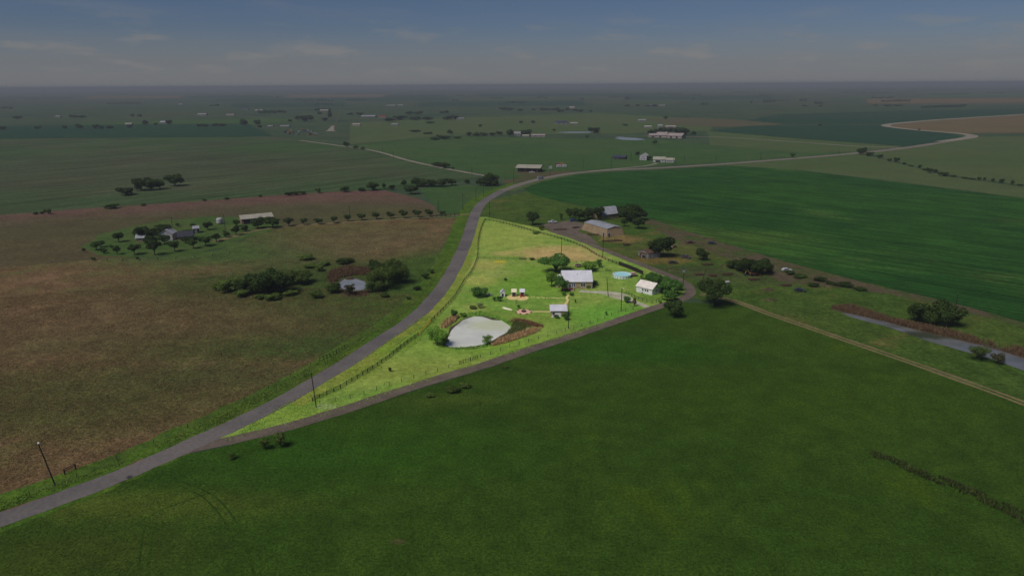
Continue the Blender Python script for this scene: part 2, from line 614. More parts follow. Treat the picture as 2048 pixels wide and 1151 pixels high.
M_rough = ground_mat('rough_grass', S(58, 80, 30), S(66, 82, 32), big=0.02, mid=0.09, fine=0.7, contrast=0.8, bump=0.8,
                     third=S(84, 84, 42), third_at=(0.55, 0.7), third_scale=0.04,
                     spots=[spot(1400, 545, 24, 12, S(66, 66, 44), 0.6, 0.6), spot(1380, 500, 36, 20, S(84, 82, 44), 0.6, 0.6),
                            spot(1560, 560, 26, 10, S(70, 74, 44), 0.6, 0.5), spot(1450, 480, 30, 12, S(74, 74, 44), 0.6, 0.6),
                            spot(1245, 478, 12, 10, S(120, 100, 62), 0.5, 0.8), spot(1320, 520, 16, 7, S(104, 88, 48), 0.5, 0.8)])
M_green = ground_mat('green_pasture', S(54, 79, 40), S(60, 80, 43), big=0.006, mid=0.03, fine=0.3, contrast=0.4, bump=0.4,
                     third=S(66, 84, 46), third_scale=0.01)
M_tan = ground_mat('stubble_field', S(98, 84, 58), S(90, 82, 56), big=0.004, mid=0.02, fine=0.2, contrast=0.3, bump=0.3,
                   rows=(R(5), 9.0, 0.1, 0.3))
M_dryo = ground_mat('dry_olive', S(80, 76, 54), S(74, 76, 50), big=0.004, mid=0.02, fine=0.2, contrast=0.3, bump=0.3)
M_dirt = ground_mat('bare_dirt', S(82, 72, 56), S(74, 70, 46), big=0.03, mid=0.14, fine=0.8, contrast=0.6, bump=0.6,
                    third=S(62, 74, 36), third_at=(0.46, 0.62), third_scale=0.07)
M_gravel = ground_mat('gravel', S(92, 82, 74), S(100, 90, 80), big=0.05, mid=0.25, fine=1.2, contrast=0.35, bump=0.4)
M_drive = ground_mat('pale_gravel', S(172, 168, 150), S(150, 148, 118), big=0.06, mid=0.3, fine=1.2, contrast=0.4, bump=0.4,
                     third=S(140, 150, 90), third_at=(0.56, 0.7), third_scale=0.12)
M_farroad = ground_mat('caliche_road', S(128, 120, 108), S(116, 110, 98), big=0.03, mid=0.2, fine=0.8, contrast=0.25, bump=0.2)
M_hwy = ground_mat('worn_highway', S(112, 104, 96), S(104, 98, 90), big=0.03, mid=0.2, fine=0.8, contrast=0.25, bump=0.2)
M_track = ground_mat('sandy_track', S(112, 100, 70), S(100, 92, 64), big=0.05, mid=0.3, fine=1.2, contrast=0.4, bump=0.4)
M_mud = ground_mat('wet_mud', S(76, 66, 56), S(66, 64, 44), big=0.1, mid=0.4, fine=1.4, contrast=0.5, bump=0.5)

# asphalt: worn chip seal with wheel tracks of wear, tar patches
M_road, nt_, b_ = new_mat('chip_seal_asphalt')
h_ = NT(nt_)
p_ = h_.pos()
c_ = h_.mix(h_.rng(h_.noise(p_, 0.05, 5, 0.6), 0.38, 0.64), S(101, 95, 92), S(88, 83, 82))
c_ = h_.scale(c_, h_.rng(h_.noise(p_, 1.1, 6, 0.7), 0.3, 0.7, 0.84, 1.14))
tar = h_.rng(h_.noise(h_.mapping(p_, (0.05, 0.11, 1), R(35)), 1.0, 3, 0.5), 0.66, 0.69, 0.0, 0.45)
c_ = h_.mix(tar, c_, S(62, 60, 66))
h_.put(b_.inputs['Base Color'], c_)
b_.inputs['Roughness'].default_value = 0.9
b_.inputs['Specular IOR Level'].default_value = 0.15
h_.bump(h_.noise(p_, 4.0, 4, 0.7), 0.3, 0.03, b_)


def water_mat(name, c, c2, rough=0.12, spots=()):
    m, nt, b = new_mat(name)
    h = NT(nt)
    p = h.pos()
    col = h.mix(h.rng(h.noise(p, 0.12, 4), 0.35, 0.7), c, c2)
    for x, y, sx, sy, cc, soft, amt in spots:
        d = h.math('ADD', h.dist(p, (x, y), sx, sy), h.math('MULTIPLY', h.math('SUBTRACT', h.noise(p, 0.3, 6, 0.68), 0.5), 1.6))
        col = h.mix(h.rng(d, 1 - soft, 1 + soft, amt, 0), col, cc)
    h.put(b.inputs['Base Color'], col)
    b.inputs['Roughness'].default_value = rough
    b.inputs['IOR'].default_value = 1.33
    h.bump(h.noise(h.mapping(p, (1, 2.2, 1), 0.4), 2.2, 3, 0.6), 0.12, 0.05, b)
    return m


M_pond = water_mat('sky_painted_pond_water', S(204, 204, 194), S(190, 192, 184), 0.14,  # bright sky reflection put into the water's base colour
                   [spot(985, 650, 9, 6, S(186, 190, 150), 0.5, 0.7), spot(905, 640, 6, 8, S(150, 150, 140), 0.6, 0.6)])
M_ditch = water_mat('ditch_water', S(100, 102, 104), S(84, 87, 88), 0.07, [spot(1865, 670, 12, 4, S(52, 58, 42), 0.5, 0.9), spot(1790, 652, 8, 2.0, S(70, 74, 60), 0.5, 0.6)])
M_pond2 = water_mat('stock_pond_water', S(126, 128, 134), S(112, 116, 120), 0.12)  # grey sky reflection put into the base colour here too

# base ground reaches the horizon; everything else lies a little above it
gb = MB()
gb.quad((-60000, -2000, 0), (60000, -2000, 0), (60000, 70000, 0), (-60000, 70000, 0))
tag(gb.build('ground', M_base), 'wide flat pasture land reaching the hazy horizon', None, None, 'structure')

# far patchwork between the horizon and the farms
far = random.Random(11)
PATCH = [M_teal, M_farcrop, M_teal, M_base, M_green, M_teal, M_base, M_brown, M_farcrop, M_teal]
rows_y = [(176, 181), (181, 186.5), (187, 193), (193, 201), (202, 212)]
for ri, (y0, y1) in enumerate(rows_y):
    x = -260.0
    while x < 2300:
        w = far.uniform(110, 420)
        sl = far.uniform(-14, 14)
        tilt = -0.0061
        if far.random() < 0.85 and not (y0 > 200 and 1500 < x + w / 2 < 1760):
            yy = lambda xx, y: y + tilt * (xx - 1024)
            a, b2 = y0 + far.uniform(0, 1.2), y1 - far.uniform(0, 1.0)
            sheet('field', [(x, yy(x, b2)), (x + w, yy(x + w, b2)), (x + w + sl, yy(x + w, a)), (x + sl, yy(x, a))], 0.25 + 0.05 * ((ri * 7 + int(x)) % 5),
                  far.choice(PATCH), 'distant field strip in the patchwork near the horizon', smooth=False, jit=0)
        x += w + far.uniform(-10, 60)

F_ = lambda nm, px, z, m, lab, **k: sheet(nm, px, z, m, lab, smooth=False, **k)
F_('field', [(-200, 256), (150, 250), (495, 247), (548, 273), (300, 275), (-200, 280)], 0.36, M_teal, 'dark dense crop strip beyond the big green field', jit=2)
F_('field', [(130, 248), (300, 242), (560, 236), (600, 244), (495, 250), (200, 252)], 0.30, M_green, 'pale olive pasture strip with scattered farm trees', jit=2)
F_('field', [(-300, 279), (300, 275), (548, 273), (600, 278), (680, 292), (756, 305), (815, 322), (890, 338), (965, 354), (900, 366), (800, 377), (690, 382), (560, 390), (400, 402), (225, 413), (0, 430), (-300, 452)],
   0.10, M_farcrop, 'large green crop field with faint rows left of the side road', jit=1.5)
F_('field', [(690, 292), (900, 272), (1100, 276), (1330, 280), (1420, 290), (1700, 296), (1715, 305), (1500, 322), (1300, 333), (1130, 344), (1040, 362), (985, 352), (890, 335), (815, 318)],
   0.10, M_green, 'green pasture between the side road and the highway', jit=1.5)
F_('field', [(700, 246), (900, 236), (1200, 226), (1430, 240), (1420, 262), (1200, 268), (900, 270), (700, 289)], 0.14, M_olive, 'olive pasture around the far farmsteads', jit=2)
F_('field', [(1290, 239), (1380, 235), (1480, 240), (1575, 249), (1450, 254), (1350, 250)], 0.2, M_dryo, 'thin tan stubble patch beyond the far farm', jit=2)
F_('field', [(1418, 262), (1500, 252), (1770, 250), (1782, 256), (1843, 262), (1915, 270), (1925, 275), (1885, 284), (1808, 292), (1600, 277)], 0.2, M_teal, 'dark green crop wedge inside the bend of the highway', jit=2)
F_('field', [(1440, 250), (1560, 228), (1800, 222), (2200, 214), (2200, 226), (1870, 238), (1780, 249)], 0.16, M_teal, 'dark crop belt beyond the highway bend', jit=2)
F_('field', [(1415, 262), (1600, 278), (1808, 293), (1715, 304), (1600, 305), (1420, 290)], 0.16, M_olive, 'olive pasture strip between highway and crop wedge', jit=2)
F_('field', [(1782, 254), (1843, 261), (1920, 267), (2080, 266), (2300, 270), (2300, 216), (2048, 228), (1875, 239), (1790, 247)], 0.24, M_tan, 'brown stubble field beyond the highway bend', jit=2)
F_('field', [(1735, 305), (1815, 295), (1890, 283), (1945, 274), (2300, 268), (2300, 420), (2048, 371), (1900, 350), (1800, 325)], 0.10, M_olive, 'olive pasture right of the hedgerow', jit=1.5)
F_('field', [(1440, 330), (1530, 322), (1715, 306), (1800, 327), (1900, 353), (2048, 374), (2300, 424), (2300, 445), (2048, 396), (1800, 364), (1600, 340)], 0.08, M_olive, 'pale pasture wedge between crop field and hedgerow', jit=1.0)
CROP_EDGE = [(1052, 383), (1090, 396), (1123, 403), (1183, 415), (1240, 424), (1299, 436), (1355, 456), (1431, 480), (1522, 509), (1623, 537), (1700, 557), (1730, 564), (1839, 590), (1939, 614), (2048, 645), (2300, 716)]
F_('field', [(1048, 378), (1075, 366), (1134, 352), (1193, 346), (1310, 341), (1412, 335), (1500, 330), (1600, 341), (1800, 365), (2048, 397), (2300, 446)] + CROP_EDGE[::-1],
   0.05, M_crop, 'large dark green row crop field right of the highway', jit=0.7)
F_('field', [(-300, 452), (0, 430), (225, 413), (400, 402), (560, 390), (690, 382), (770, 381), (835, 396), (870, 412), (880, 430), (700, 442), (545, 455), (400, 500), (180, 520), (-300, 560)],
   0.05, M_red, 'reddish fallow field behind the farmstead lawn', jit=1.0)
F_('field', [(838, 378), (900, 370), (1000, 372), (962, 392), (945, 408), (930, 434), (885, 436), (872, 412)], 0.055, M_green, 'small bright pasture between the tree row and the road', jit=0.6)
ROAD = [(-250, 1108), (-100, 1060), (0, 1025), (94, 992), (200, 953), (281, 920), (387, 873), (453, 844), (544, 800), (629, 751), (677, 723), (743, 680), (809, 637), (851, 598), (875, 568), (904, 519), (924, 474),
        (937, 436), (946, 417), (955, 406), (973, 394), (997, 381), (1040, 366), (1087, 354.6), (1134, 346.5), (1193, 340.5), (1310, 335), (1412, 329), (1527, 320.5), (1713, 305), (1811, 294), (1890, 281.5)]
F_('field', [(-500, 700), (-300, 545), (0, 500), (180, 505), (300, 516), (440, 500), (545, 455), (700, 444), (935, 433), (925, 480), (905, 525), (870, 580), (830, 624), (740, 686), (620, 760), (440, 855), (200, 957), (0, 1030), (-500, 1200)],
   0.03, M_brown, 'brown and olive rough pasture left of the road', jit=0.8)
F_('field', [(165, 492), (200, 470), (260, 455), (330, 440), (430, 432), (545, 440), (560, 452), (500, 475), (455, 492), (400, 505), (300, 514), (205, 511)], 0.06, M_yard, 'mown green lawn around the white farmhouse', jit=5.0)
F_('field', [(965, 404), (1052, 383), (1123, 404), (1183, 416), (1299, 437), (1400, 471), (1522, 511), (1640, 543), (1760, 574), (1860, 600), (2048, 650), (2300, 722), (2300, 900), (2048, 806), (1640, 662), (1462, 600), (1400, 600), (1340, 575), (1100, 470), (960, 440), (948, 428)],
   0.03, M_rough, 'rough grass land between the lane, ditch and crop field', jit=0.6)
F_('field', [(1299, 437), (1355, 456.5), (1431, 480.5), (1522, 509.5), (1623, 537), (1730, 564.5), (1839, 590.5), (1939, 614.5), (2048, 646), (2300, 717), (2300, 730), (2048, 657), (1900, 615), (1780, 588), (1650, 572), (1560, 562), (1470, 520), (1400, 496), (1330, 470), (1290, 448)],
   0.045, M_dirt, 'bare dirt strip along the edge of the crop field', jit=1.2)
LANE_OUT = [(300, 932), (380, 907), (440, 894), (560, 866), (685, 829), (789, 794), (900, 758), (965, 739), (1043, 712), (1160, 673), (1199, 660), (1315, 620), (1362, 605), (1386, 594), (1394, 583), (1386, 570), (1366, 558), (1340, 547), (1299, 531), (1236, 506.5), (1182, 485), (1141, 470.5), (1105, 459)]
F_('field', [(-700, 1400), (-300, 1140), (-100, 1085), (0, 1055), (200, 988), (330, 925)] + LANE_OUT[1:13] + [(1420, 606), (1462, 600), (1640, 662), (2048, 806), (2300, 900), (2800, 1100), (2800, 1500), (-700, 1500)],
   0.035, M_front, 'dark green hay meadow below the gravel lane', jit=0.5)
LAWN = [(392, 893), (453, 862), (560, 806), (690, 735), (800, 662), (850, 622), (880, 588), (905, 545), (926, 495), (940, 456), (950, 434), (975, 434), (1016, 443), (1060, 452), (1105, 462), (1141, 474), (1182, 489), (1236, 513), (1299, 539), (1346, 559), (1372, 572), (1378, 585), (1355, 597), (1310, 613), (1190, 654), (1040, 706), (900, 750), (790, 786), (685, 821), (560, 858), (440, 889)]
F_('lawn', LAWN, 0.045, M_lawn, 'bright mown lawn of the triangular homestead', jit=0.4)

# road verges, road, lane, tracks
strip('roadside_verge', ROAD[:7], 5.4, lambda t: 6.6 + 3.4 * (1 - t), 0.058, M_verge, 'ragged grass verge along the right side of the road', 2, 1.6)
strip('roadside_verge', ROAD[:23], lambda t: -8.0, 0.4, 0.068, M_verge, 'green grass verge along the left side of the road', 3, 1.2)
strip('yellow_verge', ROAD[8:18], 5.6, 10.5, 0.06, M_yellow, 'yellowish grass verge between the road and the board fence', 3, 0.8)
strip('far_verge', ROAD[21:30], 5.0, 15.0, 0.075, M_olive, 'olive grass verge between highway and crop field', 5, 1.2)
strip('gravel_lane', LANE_OUT, lambda t: -0.2, lambda t: -4.8, 0.075, M_gravel, 'grey gravel lane looping round the homestead', 3, 0.45)
road = strip('road', ROAD, 0.0, lambda t: 6.2 + 6.0 * max(0, t - 0.1) ** 1.0 * (1 if t > 0.1 else 0), 0.09, M_road, 'grey two-lane asphalt county road curving past the homestead', 1.5, 0.3)
strip('far_road', ROAD[21:], -0.4, lambda t: 7.5 + 5 * t, 0.12, M_hwy, 'tan worn highway beyond the bend beside the crop field', 5, 0.5)
FARROAD = [(1880, 284), (1905, 280.5), (1935, 276), (1944, 272), (1930, 268.5), (1900, 265.5), (1843, 261), (1795, 256), (1772, 252), (1780, 248.5), (1810, 245.5), (1874, 240), (2048, 229), (2250, 217)]
strip('far_road', FARROAD, -9.0, 9.0, 0.32, M_farroad, 'pale far highway bending through the crop fields', 8, 0.8)
strip('side_road', [(985, 354), (955, 349), (890, 337), (817, 321), (756, 303.5), (720, 297), (676, 291), (600, 281)], -2.7, 2.7, 0.2, M_farroad, 'narrow pale side road leading to the far farms', 6, 0.4)
strip('far_lane', [(664, 262), (670, 250), (676, 235), (682, 212)], -1.2, 1.2, 0.45, M_dryo, 'straight pale road running away to the horizon', 8, 0.4)
F_('concrete_pad', [(650, 263), (674, 263), (668, 261), (669, 252), (663, 252), (655, 261)], 0.5, M_farroad, 'pale concrete pad at the start of the straight far road', jit=0.5)
strip('far_lane', [(1180, 342), (1290, 332), (1315, 326)], -2, 2, 0.14, M_farroad, 'short lane to the white farm buildings', 8, 0.4)
strip('far_lane', [(1810, 296), (1720, 293), (1560, 282), (1425, 274), (1360, 274), (1290, 271)], -3, 3, 0.3, M_farroad, 'pale lane from the highway to the far farm', 8, 0.4)
strip('farm_drive', [(938, 428), (880, 433), (800, 438), (700, 444), (608, 450), (545, 456), (500, 463), (470, 472), (440, 480), (425, 484)], -1.8, 1.8, 0.085, M_track, 'sandy farm drive along the row of trees', 4, 0.3)
TRACK = [(1400, 588), (1462, 600), (1540, 628), (1640, 662), (1750, 700), (1900, 752), (2048, 806), (2250, 880)]
for w0, w1 in ((-1.75, -0.45), (0.45, 1.75)):
    strip('wheel_track', TRACK, w0, w1, 0.06, M_track, 'sandy wheel rut of the two-track lane beside the meadow', 3, 0.3)
F_('farm_yard', [(1075, 452), (1100, 446), (1140, 441), (1165, 446), (1170, 456), (1155, 462), (1180, 472), (1200, 490), (1182, 484), (1141, 470), (1105, 459)], 0.065, M_gravel, 'bare gravel farm yard in front of the tan barn', jit=0.7)
F_('farm_yard', [(1005, 345), (1030, 343.5), (1090, 344), (1150, 341), (1140, 345), (1090, 353), (1045, 362), (1012, 368), (1005, 362), (1050, 352), (1030, 348)], 0.13, M_dirt, 'bare yard beside the open pole barn', jit=1.5)
strip('driveway', [(1303, 616), (1280, 607), (1262, 601), (1245, 594), (1228, 588), (1205, 584), (1180, 583), (1160, 581)], lambda t: -2.0 - 2.2 * math.exp(-((t - .55) / .16) ** 2), lambda t: 1.2 + 2.6 * math.exp(-((t - .52) / .16) ** 2), 0.066, M_drive,
      'pale gravel driveway curving up to the stone house', 2, 0.5)
F_('mud_shore', [(886, 690), (893, 673), (900, 655), (925, 638), (955, 628), (985, 633), (1010, 645), (1024, 655), (1012, 672), (985, 690), (950, 698), (915, 699)], 0.058, M_mud, 'muddy shore ring of the homestead pond', jit=0.4)
F_('pond_water', [(891, 689), (895, 677), (903, 660), (925, 640), (950, 631.5), (968, 634), (985, 640), (1003, 641), (1016, 649), (1023, 655), (1018, 663), (1000, 672), (984, 682), (972, 687.5), (950, 692), (920, 695), (900, 694)], 0.072, M_pond, 'homestead pond with pale sky reflection painted in, reeds on its far end', jit=0.25)
F_('mud_shore', [(668, 585), (678, 560), (700, 553), (732, 562), (742, 575), (735, 592), (700, 594)], 0.06, M_mud, 'muddy shore of the small stock pond', jit=0.6)
F_('pond_water', [(676, 566), (690, 558), (712, 558), (732, 564), (737, 571), (730, 579), (708, 582), (686, 577)], 0.075, M_pond2, 'small grey stock pond among brown reeds and bushes', jit=0.4)
F_('mud_shore', [(1660, 617), (1700, 613), (1780, 638), (1900, 672), (2048, 707), (2300, 780), (2300, 828), (2048, 739), (1950, 707), (1850, 678), (1740, 643)], 0.05, M_mud, 'muddy bank of the long ditch', jit=0.7)
F_('ditch_water', [(1682, 626), (1710, 628), (1790, 648), (1880, 672), (1960, 690), (2048, 716), (2300, 795), (2300, 830), (2048, 741), (1985, 718), (1920, 700), (1850, 680), (1770, 652), (1700, 634)], 0.064, M_ditch, 'long grey water ditch below the brown reed bank', jit=0.5)
F_('pond_water', [(1228, 277), (1250, 275.3), (1275, 276.5), (1292, 279.5), (1270, 281), (1245, 280)], 0.3, M_pond2, 'pale stock pond before the far farm', jit=1)
F_('pond_water', [(1228, 275.3), (1240, 273.8), (1252, 275), (1240, 276)], 0.3, M_pond2, 'small pale pond beside the larger far stock pond', jit=1)
F_('pond_water', [(1110, 265), (1140, 263.6), (1185, 264), (1180, 266), (1140, 266.4)], 0.3, M_pond2, 'thin pale pond near the far white barn', jit=1)

M_crush = ground_mat('flattened_grass', S(40, 62, 15), S(46, 66, 17), big=0.03, mid=0.2, fine=0.9, contrast=0.7, bump=0.5)
for ln in ([(291, 1052), (284, 1090), (275, 1170)], [(310, 1052), (302, 1090), (293, 1170)], [(345, 965), (400, 990), (440, 1030), (470, 1090), (490, 1170)], [(362, 962), (420, 986), (462, 1028), (492, 1090), (514, 1170)], [(250, 1060), (320, 1020), (420, 985)]):
    strip('wheel_mark', ln, -0.2, 0.2, 0.042, M_crush, 'faint flattened wheel mark in the hay meadow', 2, 0.2)

# haze over the whole plain: even, pale, closed box
hz = MB().box(-61000, 61000, -2500, 71000, -1.0, 92.0).build('haze', None)
mh = bpy.data.materials.new('haze_air')
mh.use_nodes = True
mh.node_tree.nodes.clear()
pv = mh.node_tree.nodes.new('ShaderNodeVolumePrincipled')
pv.inputs['Color'].default_value = (0.45, 0.48, 0.535, 1)
pv.inputs['Density'].default_value = 0.00017
pv.inputs['Anisotropy'].default_value = 0.0
mo = mh.node_tree.nodes.new('ShaderNodeOutputMaterial')
mh.node_tree.links.new(pv.outputs[0], mo.inputs['Volume'])
hz.data.materials.append(mh)
tag(hz, 'thin grey haze hanging over the whole plain', None, None, 'stuff')


# ------------------------------------------------------------------ vegetation
L_dark = leaf_mat('dark_foliage', S(32, 46, 20), S(56, 72, 30))  # trees off the homestead: dimming put into the leaf colour
L_mid = leaf_mat('olive_foliage', S(52, 68, 28), S(80, 94, 40))
L_bright = leaf_mat('fresh_foliage', S(64, 96, 34), S(110, 138, 52), 0.15)
L_deep = leaf_mat('homestead_foliage', S(44, 74, 32), S(78, 110, 46), 0.15)  # homestead leaves, brighter by colour than the dimmed ones outside
L_grey = leaf_mat('grey_foliage', S(96, 104, 66), S(130, 134, 90), 0.1)
L_far = leaf_mat('distant_foliage', S(36, 50, 32), S(54, 68, 42))  # leaf colour lightened, distance haze painted in
L_bare = leaf_mat('twiggy_foliage', S(58, 56, 34), S(78, 76, 44))
M_bark = mat('bark', S(70, 62, 52), S(52, 46, 38), 6, 0.95, 0.4)


def crown_mesh(name, seed, n, size, kind, m):
    """many small leaf sprays spread through a crown of uneven lobes; unit height, unit width"""
    r = np.random.default_rng(seed)
    lobes = []
    if kind == 'oak':
        k, zc, rz, rad = 14, 0.55, 0.36, 0.37
    elif kind == 'vase':
        k, zc, rz, rad = 11, 0.62, 0.30, 0.38
    elif kind == 'bush':
        k, zc, rz, rad = 12, 0.42, 0.36, 0.37
    elif kind == 'spread':
        k, zc, rz, rad = 15, 0.64, 0.26, 0.42
    else:                                       # willow: open, ragged
        k, zc, rz, rad = 15, 0.48, 0.40, 0.38
    for i in range(k):
        a = 2 * np.pi * (i + r.uniform(0, 0.8)) / k * 2.4
        q = rad * np.sqrt(r.uniform(0.02, 1))
        z = zc + rz * r.uniform(-0.9, 0.9) * (1 - 0.55 * q / rad)
        s = r.uniform(0.12, 0.22) * (0.8 if kind == 'willow' else 1.0)
        lobes.append((q * np.cos(a), q * np.sin(a), z, s * r.uniform(0.9, 1.25), s * r.uniform(0.75, 1.0)))
    lobes.append((0, 0, zc, 0.24, 0.26))
    lobes = np.array(lobes)
    w = lobes[:, 3] ** 2
    idx = r.choice(len(lobes), n, p=w / w.sum())
    d = r.normal(size=(n, 3))
    d[:, 2] += 0.25
    d /= np.linalg.norm(d, axis=1)[:, None]
    rr = r.uniform(0.55, 1.0, n) ** 0.6
    stray = r.random(n) < (0.22 if kind == 'willow' else 0.10)
    rr[stray] *= r.uniform(1.05, 1.45, stray.sum())
    c = lobes[idx]
    p = np.stack([c[:, 0] + d[:, 0] * rr * c[:, 3], c[:, 1] + d[:, 1] * rr * c[:, 3], c[:, 2] + d[:, 2] * rr * c[:, 4]], 1)
    lo = {'oak': 0.10, 'vase': 0.22, 'bush': 0.0, 'spread': 0.24, 'willow': 0.02}[kind]
    p[:, 2] = np.clip(p[:, 2], lo + r.uniform(0, 0.06, n), 1.03)
    nrm = d + r.normal(size=(n, 3)) * 0.55
    nrm /= np.linalg.norm(nrm, axis=1)[:, None]
    t = np.cross(nrm, r.normal(size=(n, 3)))
    t /= np.linalg.norm(t, axis=1)[:, None] + 1e-9
    b = np.cross(nrm, t)
    s = (size * r.uniform(0.55, 1.35, n))[:, None]
    a0 = p - t * s * 0.5
    a1 = p + b * s * r.uniform(0.3, 0.5, n)[:, None] + nrm * s * 0.12
    a2 = p + t * s * 0.5
    a3 = p - b * s * r.uniform(0.3, 0.5, n)[:, None] + nrm * s * 0.12
    v = np.stack([a0, a1, a2, a3], 1).reshape(-1, 3)
    f = np.arange(4 * n).reshape(n, 4)
    lt = r.uniform(-0.25, 0.25, len(lobes))[idx]
    tone = np.clip(0.45 + lt + r.normal(0, 0.18, n), 0, 1)
    return numpy_mesh(name, v, f, m, tone)


def trunk_mesh(name, seed, kind):
    r = random.Random(seed)
    b = MB()
    top = {'oak': 0.55, 'vase': 0.6, 'bush': 0.4, 'spread': 0.6, 'willow': 0.6}[kind]
    br = {'oak': 0.035, 'vase': 0.035, 'bush': 0.018, 'spread': 0.05, 'willow': 0.03}[kind]
    fork = {'oak': 0.22, 'vase': 0.28, 'bush': 0.06, 'spread': 0.2, 'willow': 0.1}[kind]
    b.tube([(0, 0, -0.02), (0.01, 0, fork * 0.5), (0.0, 0.01, fork), (0.02, -0.01, top)], [br * 1.25, br, br * 0.85, br * 0.3], 6)
    for i in range(5):
        a = 2 * math.pi * (i + r.uniform(-.2, .2)) / 5
        q = r.uniform(0.18, 0.34)
        z1 = top * r.uniform(0.9, 1.3)
        b.tube([(0, 0, fork * r.uniform(0.75, 1.0)), (q * 0.45 * math.cos(a), q * 0.45 * math.sin(a), fork + (z1 - fork) * 0.5), (q * math.cos(a), q * math.sin(a), z1)], [br * 0.6, br * 0.42, br * 0.12], 5)
    return b.mesh(name, M_bark)


PROTO = {}


def proto(kind, m, lod, var):
    key = (kind, m.name, lod, var)
    if key not in PROTO:
        n, s = {0: (5200, 0.052), 1: (2200, 0.076), 2: (560, 0.135)}[lod]
        if kind == 'willow':
            n, s = int(n * 0.75), s * 0.8
        PROTO[key] = (crown_mesh('crown', 100 + var * 17 + len(kind), n, s, kind, m),
                      trunk_mesh('trunk', 50 + var, kind))
    return PROTO[key]


vegr = random.Random(5)


def tree(px, py, wpx, hpx, kind, m, label, group=None, name=None):
    p = G(px, py)
    k = mpp(px, py)
    w = wpx * k
    h = max(hpx * k * {'bush': 1.42, 'oak': 1.15, 'vase': 1.1, 'spread': 1.1, 'willow': 1.12}[kind], 0.4)
    w *= 1.06
    lod = 0 if wpx > 34 else (1 if wpx > 13 else 2)
    cr, tr = proto(kind, m, lod, vegr.randrange(3 if lod else 4))
    nm = name or ('bush' if kind == 'bush' else 'tree')
    t = thing(nm, label, 'shrub' if kind == 'bush' else 'tree', (p.x, p.y, 0.02), vegr.uniform(0, 6.28), group)
    t.scale = (w, w, h)
    link('trunk', tr, t)
    link('crown', cr, t)
    return t


ORD = ('first second third fourth fifth sixth seventh eighth ninth tenth eleventh twelfth thirteenth fourteenth fifteenth sixteenth '
       'seventeenth eighteenth nineteenth twentieth twenty-first twenty-second').split()


def rank_labels(label, sizes, start=None):
    """one label each: counted along a row from a landmark, else by size"""
    n = len(sizes)
    if start and n <= len(ORD):
        return [f'{ORD[i]} {label}, counted from {start}' for i in range(n)]
    if n > 14 or n == 1:
        return [label] * n
    order = sorted(range(n), key=lambda i: -sizes[i])
    out = [None] * n
    for r_, i in enumerate(order):
        out[i] = ('largest ' if r_ == 0 else 'smallest ' if r_ == n - 1 else ORD[r_] + ' largest ') + label
    return out


def trees(label, group, m, lst, kind=None, name=None, start=None):
    labs = rank_labels(label, [e[2] * e[3] + i * .01 for i, e in enumerate(lst)], start)
    for e, lab in zip(lst, labs):
        x, y, w, h = e[:4]
        tree(x, y, w, h, e[4] if len(e) > 4 else kind, m, lab, group, name)


# homestead trees and shrubs
tree(1112, 543, 60, 31, 'spread', L_deep, 'wide spreading tree behind the stone house', name='shade_tree')
tree(1103, 573, 25, 33, 'oak', L_bright, 'light green slender tree left of the house, next to the round dark one', name='yard_tree')
tree(1124, 583, 27, 32, 'oak', L_deep, 'round dense tree covering the left front corner of the house', name='yard_tree')
tree(1178, 541, 32, 18, 'bush', L_bright, 'loose light shrub behind the right end of the house roof')
tree(1198, 534, 14, 18, 'willow', L_deep, 'narrow upright sapling in the back yard near the fence')
tree(1156, 576, 12, 7, 'bush', L_deep, 'foundation shrub under the front window of the stone house')
tree(1177, 577, 10, 9, 'bush', L_deep, 'dark foundation shrub at the front right corner of the house')
tree(1190, 570, 13, 9, 'bush', L_deep, 'grey green shrub beside the right wall of the house')
tree(1128, 591, 10, 8, 'bush', L_bright, 'bright small shrub on the lawn in front of the round tree')
tree(1143, 591, 9, 6, 'bush', L_deep, 'dark round shrub at the start of the stepping stone path')
trees('leafy tree in the grove behind the white garage', 'grove behind the white garage', L_deep,
      [(1313, 580, 42, 34), (1331, 588, 36, 30), (1346, 590, 32, 30), (1329, 574, 40, 24), (1303, 566, 30, 20), (1356, 580, 22, 20), (1340, 600, 30, 22)], 'oak', 'grove_tree')
tree(1283, 558, 12, 10, 'willow', L_bright, 'thin sapling between pool and garage')
tree(1280, 566, 8, 9, 'bush', L_deep, 'small dark shrub at the back corner of the garage')
tree(1254, 605, 17, 13, 'bush', L_deep, 'round clipped shrub beside the gravel driveway')
tree(1269, 612, 11, 18, 'willow', L_bare, 'bare twiggy sapling by the driveway entrance')
tree(1320, 606, 7, 6, 'bush', L_deep, 'small dark shrub by the garage yard fence corner')
tree(1337, 600, 28, 10, 'bush', L_bright, 'low bright shrub growing along the garage yard fence')
tree(957, 593, 33, 18, 'bush', L_deep, 'broad low dark shrub beside the tipped play panel')
tree(989, 602, 9, 11, 'willow', L_deep, 'narrow young fruit tree below the white play hut')
tree(999, 602, 13, 10, 'bush', L_deep, 'rounder young fruit tree below the white play hut')
tree(960, 616, 16, 12, 'willow', L_grey, 'greyish ragged shrub between pond and play huts')
tree(946, 617, 18, 6, 'bush', L_mid, 'low weedy clump above the pond')
tree(909, 636, 14, 17, 'bush', L_deep, 'upright shrub at the upper left pond shore')
tree(927, 633, 14, 8, 'bush', L_bright, 'bright low clump on the upper pond shore')
tree(874, 691, 44, 40, 'willow', L_bright, 'tall ragged willow at the left end of the pond', name='willow_tree')
tree(889, 689, 24, 26, 'willow', L_mid, 'smaller willow leaning over the left pond shore', name='willow_tree')
tree(975, 688, 23, 21, 'willow', L_bright, 'bright bushy willow on the near pond shore', name='willow_shrub')
tree(1011, 561, 7, 6, 'bush', L_deep, 'lone small dark bush in the middle of the lawn')
tree(1037, 616, 6, 7, 'bush', L_deep, 'lone small dark bush above the flower shaped patio')
